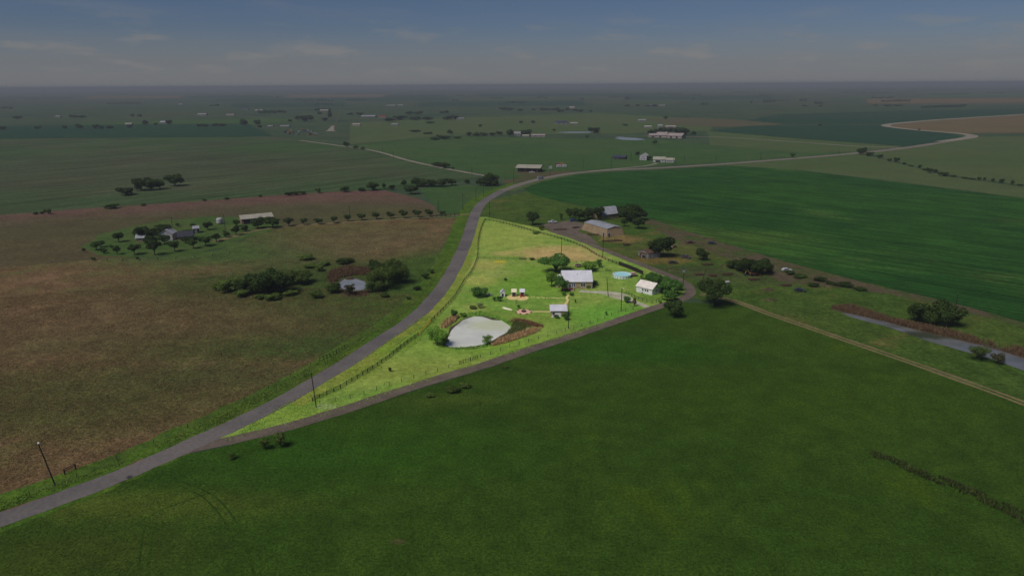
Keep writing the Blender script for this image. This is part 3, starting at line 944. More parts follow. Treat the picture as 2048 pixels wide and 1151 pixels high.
tree(1131, 640, 15, 15, 'bush', L_deep, 'dark shrub at the right end of the cabana')
tree(1115, 637, 9, 6, 'bush', L_deep, 'small shrub in front of the cabana')
tree(1212, 630, 7, 9, 'willow', L_deep, 'tiny sapling on the lawn between the two dark poles')
tree(1151, 606, 5, 9, 'willow', L_deep, 'tiny sapling right of the stepping stone path')
tree(780, 743, 8, 9, 'bush', L_mid, 'lone small shrub in the narrow lawn tip')
tree(1064, 520, 10, 5, 'bush', L_mid, 'low weed clump on the inner fence line')
trees('pale sapling in the dry pasture behind the house', 'saplings in the dry pasture', L_bright, [(1070, 468, 12, 6), (1075, 466, 8, 5)], 'bush')

# along the lane and in the meadow
tree(1427, 611, 64, 50, 'oak', L_dark, 'large dark oak at the outer bend of the lane', name='oak_tree')
tree(1347, 634, 38, 34, 'bush', L_dark, 'dark round tree below the lane bend', name='round_tree')
tree(531, 898, 24, 28, 'willow', L_mid, 'left one of two bushes where lane meets road')
tree(561, 893, 26, 30, 'bush', L_mid, 'right, denser one of two bushes where lane meets road')
tree(465, 917, 17, 14, 'willow', L_mid, 'small thin bush beside the road junction')
trees('weedy clump along the meadow edge of the gravel lane', 'weed clumps along the lane', L_mid, [(905, 782, 30, 10), (930, 774, 24, 9), (860, 792, 20, 6), (1010, 735, 14, 5)], 'bush')
tree(1405, 520, 25, 23, 'oak', L_dark, 'round dark tree standing alone in the junk yard')
trees('dense bush in the big thicket behind the orange digger', 'thicket behind the orange digger', L_dark, [(1480, 540, 40, 20), (1500, 548, 44, 32), (1520, 548, 40, 30), (1465, 535, 30, 15), (1535, 545, 24, 18)], 'bush')
trees('dense twin tree on the ditch bank by the dirt strip', 'twin trees on the ditch bank', L_dark, [(1845, 645, 58, 42), (1897, 652, 56, 48)], 'bush', 'bank_tree')
tree(1958, 720, 36, 31, 'willow', L_mid, 'olive willow shrub at the near edge of the ditch', name='willow_shrub')
tree(1995, 728, 26, 25, 'willow', L_bare, 'thin twiggy shrub at the near edge of the ditch')
trees('low bramble on the dirt strip above the ditch', 'brambles on the dirt strip', L_dark, [(1640, 562, 26, 8), (1600, 556, 30, 8), (1690, 572, 30, 7), (1720, 580, 26, 6), (1665, 570, 24, 7), (1580, 548, 20, 7), (1625, 572, 22, 7)], 'bush')

# barn neighbourhood
tree(1065, 450, 27, 25, 'oak', L_dark, 'round dark tree at the corner of lane and pasture')
tree(1083, 460, 13, 9, 'bush', L_mid, 'small bush below the lone round tree')
tree(1122, 440, 10, 15, 'willow', L_mid, 'thin young tree between the two parked vehicles')
trees('dark tree in the clump hiding the tan house', 'trees in front of the tan house', L_dark, [(1140, 438, 18, 20), (1158, 442, 32, 27), (1176, 438, 24, 22), (1196, 440, 24, 27)], 'oak')
trees('dark tree in the grove right of the tan house', 'grove right of the tan house', L_dark, [(1262, 442, 52, 31), (1247, 434, 30, 22), (1280, 440, 28, 26), (1276, 457, 26, 24), (1248, 452, 14, 16)], 'oak')
tree(1319, 513, 50, 41, 'oak', L_dark, 'big dark tree leaning over the old tin shed')

# left farmstead
trees('orchard tree on the lawn before the white farmhouse', 'orchard trees on the farm lawn', L_dark,
      [(193, 500, 23, 17), (202, 494, 16, 13), (238, 484, 23, 19), (235, 509, 17, 18), (269, 509, 23, 21), (310, 510, 27, 30), (350, 503, 20, 22), (387, 497, 21, 19), (412, 492, 23, 20), (433, 483, 21, 16)], 'vase', 'orchard_tree')
trees('big dense tree hiding the farmhouse', 'trees hiding the farmhouse', L_dark, [(291, 480, 40, 30), (320, 478, 42, 28), (336, 476, 26, 20), (303, 492, 26, 20), (330, 488, 24, 18)], 'oak')
trees('small tree on the farm lawn behind the farmhouse', 'small trees behind the farmhouse', L_dark, [(416, 460, 18, 16), (386, 455, 11, 8), (355, 453, 10, 7), (320, 457, 16, 8), (375, 468, 20, 9), (372, 486, 22, 12)], 'vase')
trees('tree by the long tan shed', 'trees by the long tan shed', L_dark, [(453, 475, 13, 15), (472, 470, 17, 19), (474, 453, 14, 13), (490, 463, 15, 14), (516, 457, 27, 22), (546, 455, 29, 22)], 'oak')
trees('small dark bush on the farm lawn edge', 'bushes on the farm lawn edge', L_dark, [(209, 507, 11, 9), (168, 503, 8, 7), (188, 521, 8, 7), (275, 519, 6, 6), (224, 496, 8, 6)], 'bush')
trees('drive row tree', 'tree row along the farm drive', L_dark,
      [(578, 452.5, 18, 17), (608, 450, 13, 14), (638, 448.5, 14, 11), (668, 446.5, 14, 14), (696, 443, 15, 14), (724, 440.5, 16, 14), (753, 438.5, 16, 14), (782, 437.2, 14, 12), (808, 436, 15, 14), (836, 434.5, 15, 14), (860, 433.2, 15, 13), (885, 431.5, 12, 10)], 'vase', 'drive_tree', 'the long tan shed')
trees('small tree just behind the drive row', 'second row behind the drive', L_dark, [(632, 444, 9, 8), (692, 438, 9, 9), (719, 436, 9, 9), (748, 433.5, 10, 10), (777, 432, 8, 9), (803, 430, 11, 11), (829, 429, 11, 10), (856, 428, 12, 10)], 'vase', 'drive_tree', 'the long tan shed')

# stock pond thicket
trees('dark tree in the deep thicket left of the stock pond', 'deep thicket left of the stock pond', L_dark, [(537, 588, 66, 48), (513, 585, 46, 38), (564, 586, 48, 34), (496, 587, 38, 30), (550, 574, 46, 36)], 'bush', 'thicket_bush')
trees('olive shrub round the edges of the pond thicket', 'shrubs round the pond thicket', L_mid,
      [(461, 583, 50, 26), (437, 579, 28, 12), (483, 593, 26, 14), (603, 566, 50, 26), (581, 590, 28, 10), (546, 599, 34, 12), (632, 596, 24, 15), (612, 519, 34, 10), (639, 542, 20, 13), (620, 535, 26, 8), (600, 553, 30, 12), (650, 530, 24, 8), (520, 598, 22, 10), (570, 572, 22, 10)], 'bush', 'thicket_bush')
trees('dark shrub behind the brown pond reeds', 'shrubs behind the pond reeds', L_dark, [(686, 528, 28, 12), (700, 524, 20, 8), (754, 543, 32, 22)], 'bush', 'thicket_bush')
trees('tall ragged willow right of the stock pond', 'willows right of the stock pond', L_mid, [(766, 578, 58, 46), (790, 556, 42, 42), (800, 567, 42, 42), (745, 584, 36, 26), (778, 566, 44, 40), (757, 560, 36, 30)], 'willow', 'willow_tree')
tree(666, 585, 29, 19, 'bush', L_dark, 'dense dark bush at the left end of the stock pond')
tree(701, 590, 24, 26, 'willow', L_bare, 'bare twiggy shrub standing before the stock pond water')
trees('small bush on the grass between stock pond and road', 'small bushes by the road verge', L_dark, [(851, 557, 15, 11), (863, 546, 12, 8), (834, 580, 15, 8), (770, 594, 18, 8), (818, 598, 10, 5)], 'bush')

# hedge line and tree clumps left
trees('dark tree in the clump out in the green crop field', 'clump in the green crop field', L_dark, [(253, 390, 33, 15), (283, 381, 34, 25), (304, 380, 30, 22), (320, 378, 24, 19), (350, 372, 36, 23)], 'bush', 'field_tree')
trees('bush on the reddish field boundary', 'bushes on the reddish field boundary', L_dark,
      sorted([(224, 417, 28, 9), (97, 428, 13, 10), (72, 429, 10, 5), (84, 428, 9, 5), (287, 412, 10, 5), (578, 391, 16, 7), (592, 390, 18, 8), (606, 389, 14, 7), (637, 386, 11, 10), (690, 384, 20, 11), (724, 382, 16, 7), (746, 381, 23, 16), (768, 378, 7, 12), (784, 380, 13, 10), (454, 399, 12, 4), (520, 394, 8, 4), (410, 402, 8, 4)], key=lambda e: -e[0]), 'bush', None, 'the small bright pasture')
trees('dark tree in the row before the small bright pasture', 'row before the small bright pasture', L_dark, [(808, 373, 13, 12), (822, 388, 27, 18), (834, 373, 24, 17), (849, 373, 26, 16), (866, 373, 24, 15), (883, 373, 26, 17), (903, 371, 20, 15)], 'oak', 'row_tree')
trees('dark tree in the clump at the road fork', 'clump at the road fork', L_dark, [(934, 366, 13, 7), (961, 371, 18, 13), (982, 370, 29, 23), (972, 372, 22, 14), (990, 372, 14, 12)], 'bush', 'row_tree')
trees('small tree beside the narrow side road', 'trees beside the side road', L_dark, [(871, 332, 18, 9), (881, 334, 18, 9), (891, 336.5, 21, 12), (906, 339, 6, 6), (693, 293.5, 13, 11), (712, 298, 11, 8), (726, 300, 10, 7)], 'oak')

# hedgerow right, lone trees
trees('dark bush in the hedgerow running down the right pasture', 'hedgerow in the right pasture', L_dark,
      [(1721, 309, 19, 13), (1738, 312.5, 15, 9), (1759, 317, 11, 8), (1778, 323, 9, 6), (1792, 325, 11, 10), (1808, 329, 9, 4), (1822, 333, 10, 3), (1839, 337, 7, 7), (1848, 341, 9, 4), (1860, 345.5, 15, 9), (1871, 346, 9, 7), (1887, 352, 19, 8), (1906, 354, 13, 4), (1930, 357, 14, 3), (1945, 359, 12, 3), (1958, 360, 7, 6), (1969, 360, 6, 5), (1985, 363, 7, 6), (2003, 366, 10, 8), (2024, 369, 9, 8), (2040, 371, 12, 3)], 'bush', 'hedge_bush', 'the highway')
tree(1585, 315.5, 11, 9, 'oak', L_dark, 'lone round tree beside the far highway')
tree(1309, 289, 11, 9, 'oak', L_dark, 'lone tree in the pasture before the pink roofed farm')
trees('tree sheltering the pink roofed farm', 'trees round the pink roofed farm', L_far, [(1301, 268, 13, 8), (1312, 267, 14, 9), (1325, 266, 20, 11), (1341, 266, 22, 11), (1357, 268.5, 26, 14), (1369, 270, 18, 13), (1387, 270, 11, 7)], 'bush', 'farm_tree')
trees('tree sheltering the far white barn', 'trees round the far white barn', L_far, [(1020, 273, 17, 14), (1049, 271, 26, 11), (953, 273, 15, 8), (938, 272, 12, 8), (968, 272, 16, 7), (985, 271, 14, 6), (1000, 270, 14, 7)], 'bush', 'farm_tree')
tree(1189, 266, 24, 11, 'bush', L_far, 'dark tree at the end of the thin far pond')
trees('tiny lone tree in the far olive pasture', 'lone trees in the far olive pasture', L_far, [(1174, 276, 7, 5), (1066, 247, 8, 6), (1042, 247, 8, 5), (1331, 239, 9, 7), (1275, 311, 9, 7), (1296, 320, 15, 8), (960, 254, 8, 5), (1108, 262, 6, 4), (900, 268, 12, 8), (880, 276, 14, 6), (1250, 252, 12, 4), (1640, 252, 8, 4), (1838, 261, 5, 3)], 'bush')
trees('tree along the edge of the far dark crop strip', 'trees on the far dark crop strip', L_far, [(291, 250, 13, 9), (338, 249, 12, 9), (312, 251, 8, 5), (160, 258, 13, 9), (192, 258, 12, 9), (203, 258, 12, 6), (220, 258, 14, 6), (130, 258, 9, 6), (259, 256, 10, 6), (75, 258, 14, 6), (5, 260, 16, 7)], 'bush', 'far_tree')
trees('tree left of the far scrap yard', 'trees left of the far scrap yard', L_far, [(515, 251, 15, 11), (488, 252, 18, 13), (430, 253, 14, 6), (445, 253, 16, 6), (410, 254, 14, 6), (398, 254, 9, 6), (520, 256, 10, 5)], 'bush', 'far_tree')
trees('tree by the tiny white houses far out on the left', 'trees far out on the left', L_far, [(35, 238, 16, 6), (150, 236, 20, 6), (165, 236, 14, 5), (265, 234, 9, 6), (280, 234, 10, 5)], 'bush', 'far_tree')
trees('tree between scrap yard and straight far road', 'trees by the straight far road', L_far, [(613, 243, 27, 12), (596, 240, 14, 8), (660, 238, 10, 16), (650, 243, 12, 8), (580, 244, 10, 5), (640, 230, 9, 6)], 'bush', 'far_tree')
trees('tree around the long grey shed and red roofed barn', 'trees round the long grey shed', L_far, [(700, 230, 14, 4), (720, 230, 16, 5), (800, 240, 26, 9), (780, 243, 24, 7), (830, 240, 30, 7), (855, 240, 26, 6), (895, 240, 22, 8), (910, 239, 16, 8), (835, 229, 20, 6), (818, 229, 16, 6), (860, 247, 20, 4)], 'bush', 'far_tree')
trees('bush on the hedge above the green pasture', 'hedge above the green pasture', L_far, [(830, 264, 24, 4), (855, 268, 20, 4), (890, 278, 28, 6), (870, 280, 20, 5), (915, 277, 20, 4)], 'bush', 'far_tree')
trees('tree by the second white shed of the far belt', 'trees past the far belt', L_far, [(885, 227, 14, 5), (893, 227, 10, 6)], 'bush', 'far_tree')
trees('tree in the far belt beside the pink house', 'belt beside the far pink house', L_far, [(1017, 221, 22, 6), (1005, 220, 14, 5), (1040, 222, 12, 4), (1067, 221, 9, 4), (1090, 221, 22, 5), (1110, 221, 18, 5), (1120, 224, 16, 5), (1135, 221, 10, 5), (1150, 222, 14, 4), (1160, 224, 14, 5), (1181, 224, 8, 4)], 'bush', 'far_tree')
trees('tree beside the far white house in the crop belt', 'trees beside the far white house', L_far, [(1255, 214, 11, 5), (1275, 213, 10, 4), (1295, 214, 12, 4), (1310, 214, 14, 5)], 'bush', 'far_tree')
trees('tree in the dark line beyond the highway bend', 'dark line beyond the highway bend', L_far, [(1850, 216, 18, 4), (1868, 215.5, 20, 4), (1885, 215, 22, 5), (1905, 214.5, 22, 5), (1920, 214, 20, 5), (1795, 213, 18, 4), (1775, 213, 16, 4), (1750, 212, 10, 3), (1610, 213, 12, 3), (1640, 213, 9, 3)], 'bush', 'far_tree')


# far-off woods that read as one dark mass
def wood_mass(name, label, rows, m, seed):
    r = np.random.default_rng(seed)
    V, T = [], []
    for (x0, x1, y0, y1, n) in rows:
        cx_, cy_, left = 0, 0, 0
        for i in range(n):
            if left <= 0:                       # trees stand in lines and clumps, with open land between
                cx_, cy_, left, sp_ = r.uniform(x0, x1), r.uniform(y0, y1), r.integers(3, 22), r.uniform(1.2, 4.5)
            left -= 1
            cx_ += r.normal(sp_, 1.6)
            px, py = cx_, cy_ + r.normal(0, .25)
            py += -0.0061 * (px - 1024)
            p = G(px, py)
            h, w = r.uniform(6, 11), r.uniform(8, 18)
            k = 22
            d = r.normal(size=(k, 3))
            d /= np.linalg.norm(d, axis=1)[:, None]
            c = np.array([p.x, p.y, h * 0.5]) + d * np.array([w * 0.5, w * 0.5, h * 0.45]) * r.uniform(0.6, 1, (k, 1))
            t = np.cross(d, r.normal(size=(k, 3)))
            t /= np.linalg.norm(t, axis=1)[:, None]
            b = np.cross(d, t)
            s = r.uniform(1.6, 3.4, (k, 1))
            V.append(np.stack([c - t * s, c + b * s, c + t * s, c - b * s], 1).reshape(-1, 3))
            T.append(r.uniform(0.1, 0.8, k))
    v = np.concatenate(V)
    me = numpy_mesh(name, v, np.arange(len(v)).reshape(-1, 4), m, np.concatenate(T))
    return tag(link(name, me), label, 'woodland', None, 'stuff')


wood_mass('distant_woodland', 'thin dark woods and hedges scattered along the hazy horizon',
          [(-200, 2200, 178, 184, 520), (-200, 2200, 186, 194, 240), (-200, 700, 196, 212, 90), (700, 1300, 196, 206, 50), (1350, 2200, 188, 204, 130), (1300, 1700, 202, 212, 30), (480, 680, 214, 224, 46), (1500, 2100, 207, 209, 26)], L_far, 4)


# reeds, tall grass and grass tufts: nobody could count the blades
def blades(name, label, pts, hgt, wid, m, cat, seed, lean=0.25):
    """pts (n,2) world positions; one bent blade spray each"""
    r = np.random.default_rng(seed)
    n = len(pts)
    a = r.uniform(0, 2 * np.pi, n)
    h = hgt * r.uniform(0.55, 1.25, n)
    w = wid * r.uniform(0.6, 1.4, n)
    ln = r.normal(0, lean, (n, 2)) * h[:, None]
    dx, dy = np.cos(a) * w / 2, np.sin(a) * w / 2
    z0 = np.full(n, 0.02)
    b0 = np.stack([pts[:, 0] - dx * .6, pts[:, 1] - dy * .6, z0], 1)
    b1 = np.stack([pts[:, 0] + dx * .6, pts[:, 1] + dy * .6, z0], 1)
    m0 = np.stack([pts[:, 0] + dx + ln[:, 0] * .5, pts[:, 1] + dy + ln[:, 1] * .5, h * .62], 1)
    t0 = np.stack([pts[:, 0] + ln[:, 0], pts[:, 1] + ln[:, 1], h], 1)
    m1 = np.stack([pts[:, 0] - dx + ln[:, 0] * .5, pts[:, 1] - dy + ln[:, 1] * .5, h * .62], 1)
    v = np.stack([b0, b1, m0, m1, t0], 1).reshape(-1, 3)
    i = np.arange(n)[:, None] * 5
    f = np.concatenate([i + np.array([[0, 1, 2]]), i + np.array([[0, 2, 3]]), i + np.array([[3, 2, 4]])], 0)
    tone = np.tile(np.clip(r.normal(0.5, 0.25, n), 0, 1), 3)
    me = numpy_mesh(name, v, f, m, tone)
    return tag(link(name, me), label, cat, None, 'stuff')


def inside(poly, x, y):
    c = np.zeros(len(x), bool)
    n = len(poly)
    for i in range(n):
        x0, y0 = poly[i]
        x1, y1 = poly[i - 1]
        k = ((y0 > y) != (y1 > y)) & (x < (x1 - x0) * (y - y0) / (y1 - y0 + 1e-12) + x0)
        c ^= k
    return c


def vnoise(x, y, cell, seed):
    g = np.random.default_rng(seed + 900).uniform(-1, 1, (128, 128))
    u, w = x / cell, y / cell
    i, j = np.floor(u).astype(int), np.floor(w).astype(int)
    a, b = u - i, w - j
    a, b = a * a * (3 - 2 * a), b * b * (3 - 2 * b)
    q = lambda di, dj: g[(i + di) % 128, (j + dj) % 128]
    return (q(0, 0) * (1 - a) + q(1, 0) * a) * (1 - b) + (q(0, 1) * (1 - a) + q(1, 1) * a) * b


def scatter(px_poly, n, seed, clump=0.0):
    poly = [gp(*p) for p in px_poly]
    r = np.random.default_rng(seed)
    xs, ys = zip(*poly)
    out = []
    tot = 0
    while tot < n:
        x, y = r.uniform(min(xs), max(xs), n * 2), r.uniform(min(ys), max(ys), n * 2)
        k = inside(poly, x, y)
        if clump:
            q = vnoise(x, y, 3.1, seed) + vnoise(x, y, 9.7, seed + 1) + vnoise(x, y, 31.0, seed + 2)
            k &= r.random(len(x)) < np.clip(0.45 + q * clump, 0.02, 1)
        out.append(np.stack([x[k], y[k]], 1))
        tot += k.sum()
    return np.concatenate(out)[:n]


L_reed = leaf_mat('brown_reed', S(124, 94, 66), S(186, 150, 112), 0)
L_reed2 = leaf_mat('reddish_reed', S(70, 58, 42), S(104, 82, 62), 0)
L_reedd = leaf_mat('dark_brown_reed', S(84, 66, 48), S(126, 96, 68), 0)
L_reedg2 = leaf_mat('dark_cattail', S(58, 72, 36), S(96, 100, 54), 0)
L_reedg = leaf_mat('green_reed', S(92, 132, 52), S(136, 164, 76), 0)
blades('reed_bed', 'brown dry reeds along the lower right end of the homestead pond',
       scatter([(982, 692), (1000, 679), (1020, 673), (1045, 664), (1068, 655), (1088, 655), (1076, 665), (1030, 680), (1000, 690)], 2600, 1, .5), 1.1, 0.17, L_reed, 'reeds', 1, .4)
blades('reed_bed', 'darker brown reeds along the upper right end of the pond', scatter([(1016, 645), (1030, 638), (1050, 641), (1075, 648), (1088, 655), (1062, 653), (1040, 645)], 1100, 15, .5), 1.0, 0.17, L_reedd, 'reeds', 15, .4)
blades('reed_bed', 'dark green cattails between the brown reeds and the pond water', scatter([(1003, 680), (1020, 660), (1026, 646), (1042, 646), (1066, 654), (1045, 663), (1020, 672)], 2000, 2, .4), 0.9, 0.18, L_reedg2, 'reeds', 2, .4)
blades('reed_bed', 'tan dry reeds above the left pond shore', scatter([(880, 656), (890, 644), (905, 636), (918, 634), (908, 645), (890, 657)], 600, 3), 1.5, 0.26, L_reed, 'reeds', 3)
blades('shore_grass', 'bright green sedge along the upper pond shore', scatter([(915, 640), (935, 628), (960, 622), (990, 630), (1022, 645), (1024, 654), (1003, 641), (968, 633), (935, 634)], 1600, 4, .4), 0.6, 0.22, L_reedg, 'grass', 4)
blades('shore_grass', 'bright green sedge along the lower pond shore', scatter([(905, 695), (950, 693), (975, 687), (985, 692), (950, 699), (910, 700)], 500, 5), 0.5, 0.2, L_reedg, 'grass', 5)
blades('reed_bed', 'reddish reeds behind the stock pond', scatter([(655, 562), (660, 545), (690, 535), (740, 537), (745, 552), (715, 550), (680, 556), (665, 570)], 4200, 6, .3), 1.7, 0.18, L_reed2, 'reeds', 6)
blades('reed_bed', 'brown reeds before the stock pond water', scatter([(683, 585), (740, 582), (735, 592), (695, 593)], 400, 7), 0.9, 0.3, L_reed2, 'reeds', 7)
blades('reed_bed', 'reddish brown reed belt along the far ditch bank', scatter([(1662, 616), (1700, 612), (1780, 638), (1860, 655), (1950, 675), (2048, 700), (2200, 745), (2200, 770), (2048, 714), (1960, 689), (1870, 668), (1780, 646), (1700, 627)], 11000, 8, .35), 1.5, 0.17, L_reed2, 'reeds', 8)
L_tall = leaf_mat('tall_dark_grass', S(30, 40, 16), S(70, 80, 38), 0)
tp = []
rr_ = np.random.default_rng(12)
for k, (off, n) in enumerate([(-3.4, 1500), (0.0, 1300), (3.6, 1500)]):
    cl = catmull([gp(1745, 908), gp(1820, 938), (gp(1900, 970)), gp(1980, 1003), gp(2048, 1034), gp(2150, 1080)], False, 0.5)
    for i in range(n):
        t = rr_.random()
        c = cl[int(t * (len(cl) - 1))]
        if math.sin(c.x * 0.7 + k) + 0.5 * math.sin(c.x * 1.9) < -0.15 - .5 * rr_.random():
            continue
        tp.append((c.x + rr_.normal(0, 0.35), c.y + off * (0.25 + 0.75 * t) + rr_.normal(0, 0.35)))
blades('tall_grass', 'ragged rows of tall dark weeds crossing the hay meadow', np.array(tp), 0.85, 0.24, L_tall, 'grass', 13)
L_tuft = leaf_mat('meadow_tuft', S(38, 62, 22), S(58, 84, 32), 0)
L_tuftb = leaf_mat('pasture_tuft', S(86, 74, 47), S(114, 96, 65), 0)
L_tuftl = leaf_mat('lawn_tuft', S(98, 128, 48), S(130, 146, 62), 0)
L_tuftv = leaf_mat('verge_tuft', S(68, 92, 34), S(100, 116, 50), 0)
blades('meadow_grass', 'dark grass tufts over the near hay meadow', scatter([(-150, 1200), (-60, 1075), (200, 990), (440, 896), (900, 760), (1315, 622), (1420, 612), (2048, 830), (2150, 1200)], 120000, 21, .25), 0.2, 0.13, L_tuft, 'grass', 21, 0.5)
blades('pasture_grass', 'dry brown grass tufts over the left pasture', scatter([(-100, 1020), (-60, 600), (400, 560), (860, 590), (740, 684), (620, 758), (440, 852), (200, 952)], 110000, 22, .3), 0.26, 0.15, L_tuftb, 'grass', 22, 0.5)
blades('lawn_grass', 'unmown grass tufts along the homestead fences', scatter([(440, 885), (560, 812), (690, 742), (850, 628), (880, 640), (830, 690), (700, 780), (890, 742), (1140, 664), (1300, 612), (1200, 652), (900, 748), (690, 820)], 9000, 23, .4), 0.3, 0.2, L_tuftl, 'grass', 23, 0.5)
blades('verge_grass', 'ragged green tufts along the left road verge', scatter([(-20, 1030), (200, 948), (440, 846), (620, 750), (800, 636), (860, 575), (895, 520), (885, 520), (845, 580), (780, 640), (600, 745), (430, 838), (200, 938), (-20, 1012)], 9000, 24, .4), 0.35, 0.2, L_tuftv, 'grass', 24, 0.5)


# ------------------------------------------------------------------ buildings
WHITE = mat('white_paint', S(226, 224, 226, .88), S(206, 204, 204, .88), 0.8, 0.6)
ROOFW = mat('white_metal_roof', S(214, 212, 220, .9), S(198, 197, 206, .9), 0.35, 0.45, metal=0.0)
SEAM = mat('roof_seam_metal', S(188, 187, 196, .9), None, 0.4, 0.5)
STONE = mat('tan_field_stone', S(176, 156, 124), S(128, 110, 88), 2.2, 0.9, 0.6)
GLASS = mat('dark_window_glass', S(30, 36, 44), S(40, 48, 56), 0.5, 0.15, spec=0.6)
FRAME = mat('white_window_frame', S(220, 220, 222), None, 2, 0.6)
BLUE = mat('blue_grey_door', S(74, 84, 108), None, 2, 0.6)
REDB = mat('dark_red_boards', S(120, 46, 42), S(96, 40, 36), 3, 0.8)
PINK = mat('pink_deck_boards', S(204, 168, 152), S(186, 150, 138), 3, 0.8)
TAN = mat('tan_metal_siding', S(140, 122, 94), S(126, 108, 84), 0.5, 0.7)
TANS = mat('tan_siding_seam', S(92, 80, 64), None, 0.5, 0.7)
GREYR = mat('grey_metal_roof', S(140, 142, 148), S(122, 124, 130), 0.4, 0.55)
PALER = mat('pale_metal_roof', S(150, 146, 132), S(134, 130, 118), 0.4, 0.55)
LIMEST = mat('tan_limestone', S(138, 124, 88), S(122, 108, 78), 1.6, 0.9, 0.3)
WHITEO = mat('dimmed_white_siding', S(160, 158, 160), S(142, 140, 144), 0.7, 0.7)  # white of the outlying buildings, dimming put into the colour
TIN = mat('weathered_tin', S(128, 128, 134), S(98, 94, 92), 1.0, 0.6)
RUST = mat('rusty_sheet', S(92, 70, 54), S(66, 52, 44), 1.4, 0.9)
DARKR = mat('dark_shingle_roof', S(52, 52, 62), S(44, 44, 52), 1.0, 0.85)
SLATE = mat('slate_blue_roof', S(52, 58, 76), S(46, 50, 66), 0.8, 0.8)
DARK = mat('dark_barn_boards', S(50, 46, 46), S(40, 38, 38), 1.0, 0.9)
PINKR = mat('pinkish_metal_roof', S(148, 134, 132), S(132, 120, 118), 0.3, 0.6)
PINKW = mat('pale_pink_siding', S(150, 136, 128), S(136, 122, 116), 0.5, 0.8)
BLACK = mat('black_weathered_wood', S(48, 42, 38), S(34, 30, 28), 3.0, 0.9)
POLE = mat('creosote_pole', S(50, 42, 36), S(36, 31, 28), 3.0, 0.9)
GREYM = mat('grey_steel', S(120, 122, 126), None, 2, 0.5)
RAW = mat('fresh_yellow_lumber', S(208, 168, 66), S(188, 150, 60), 3, 0.8)
TYRE = mat('black_rubber', S(28, 28, 30), None, 3, 0.9)
SCREEN = mat('dark_screen_wall', S(74, 62, 54), S(56, 48, 46), 2, 0.9)
SAND = mat('pale_sand', S(214, 192, 130), S(190, 166, 112), 2.4, 0.95, 0.3)
PETAL = mat('pink_flagstone', S(214, 172, 148), S(196, 156, 134), 2.0, 0.9, 0.3)
STEP = mat('cream_stepping_stone', S(220, 204, 140), S(200, 182, 124), 2.0, 0.95)


def wall_shape(L, D, wh, rh, ridge, batter=0.0):
    b = MB()
    s = batter
    B = [(0, 0), (L, 0), (L, D), (0, D)]
    T = [(s, s), (L - s, s), (L - s, D - s), (s, D - s)]
    b.v = [(x, y, 0) for x, y in B] + [(x, y, wh) for x, y in T]
    b.f = [(0, 1, 5, 4), (1, 2, 6, 5), (2, 3, 7, 6), (3, 0, 4, 7)]
    if ridge == 'x' and rh > 0:
        b.v += [(s, D / 2, wh + rh), (L - s, D / 2, wh + rh)]
        b.f += [(7, 4, 8), (5, 6, 9)]
    elif ridge == 'y' and rh > 0:
        b.v += [(L / 2, s, wh + rh), (L / 2, D - s, wh + rh)]
        b.f += [(4, 5, 8), (6, 7, 9)]
    else:
        b.f += [(4, 5, 6, 7)]
    return b


def roof_shape(L, D, wh, rh, ridge, oh, batter=0.0, th=0.14):
    b = MB()
    s = batter
    z = wh + 0.02

    def slab(p):
        n = len(b.v)
        b.v += [tuple(q) for q in p] + [(q[0], q[1], q[2] + th) for q in p]
        m = len(p)
        b.f.append(tuple(n + i for i in reversed(range(m))))
        b.f.append(tuple(n + m + i for i in range(m)))
        for i in range(m):
            j = (i + 1) % m
            b.f.append((n + i, n + j, n + m + j, n + m + i))
    x0, x1, y0, y1 = s - oh, L - s + oh, s - oh, D - s + oh
    if ridge == 'x':
        k = rh / (D / 2 - s)
        slab([(x0, y0, z - oh * k), (x1, y0, z - oh * k), (x1, D / 2, z + rh), (x0, D / 2, z + rh)])
        slab([(x0, D / 2 + .003, z + rh), (x1, D / 2 + .003, z + rh), (x1, y1, z - oh * k), (x0, y1, z - oh * k)])
    elif ridge == 'y':
        k = rh / (L / 2 - s)
        slab([(x0, y0, z - oh * k), (L / 2, y0, z + rh), (L / 2, y1, z + rh), (x0, y1, z - oh * k)])
        slab([(L / 2 + .003, y0, z + rh), (x1, y0, z - oh * k), (x1, y1, z - oh * k), (L / 2 + .003, y1, z + rh)])
    elif ridge == 'shed':
        slab([(x0, y0, z), (x1, y0, z), (x1, y1, z + rh), (x0, y1, z + rh)])
    elif ridge == 'hip':
        h = min(D, L) / 2
        a, c = (x0 + h, D / 2, z + rh), (x1 - h, D / 2, z + rh)
        n = len(b.v)
        b.v += [(x0, y0, z), (x1, y0, z), (x1, y1, z), (x0, y1, z), a, c, (x0, y0, z - th), (x1, y0, z - th), (x1, y1, z - th), (x0, y1, z - th)]
        b.f += [tuple(n + i for i in f) for f in ((0, 1, 5, 4), (1, 2, 5), (2, 3, 4, 5), (3, 0, 4), (6, 7, 1, 0), (7, 8, 2, 1), (8, 9, 3, 2), (9, 6, 0, 3), (9, 8, 7, 6))]
    return b


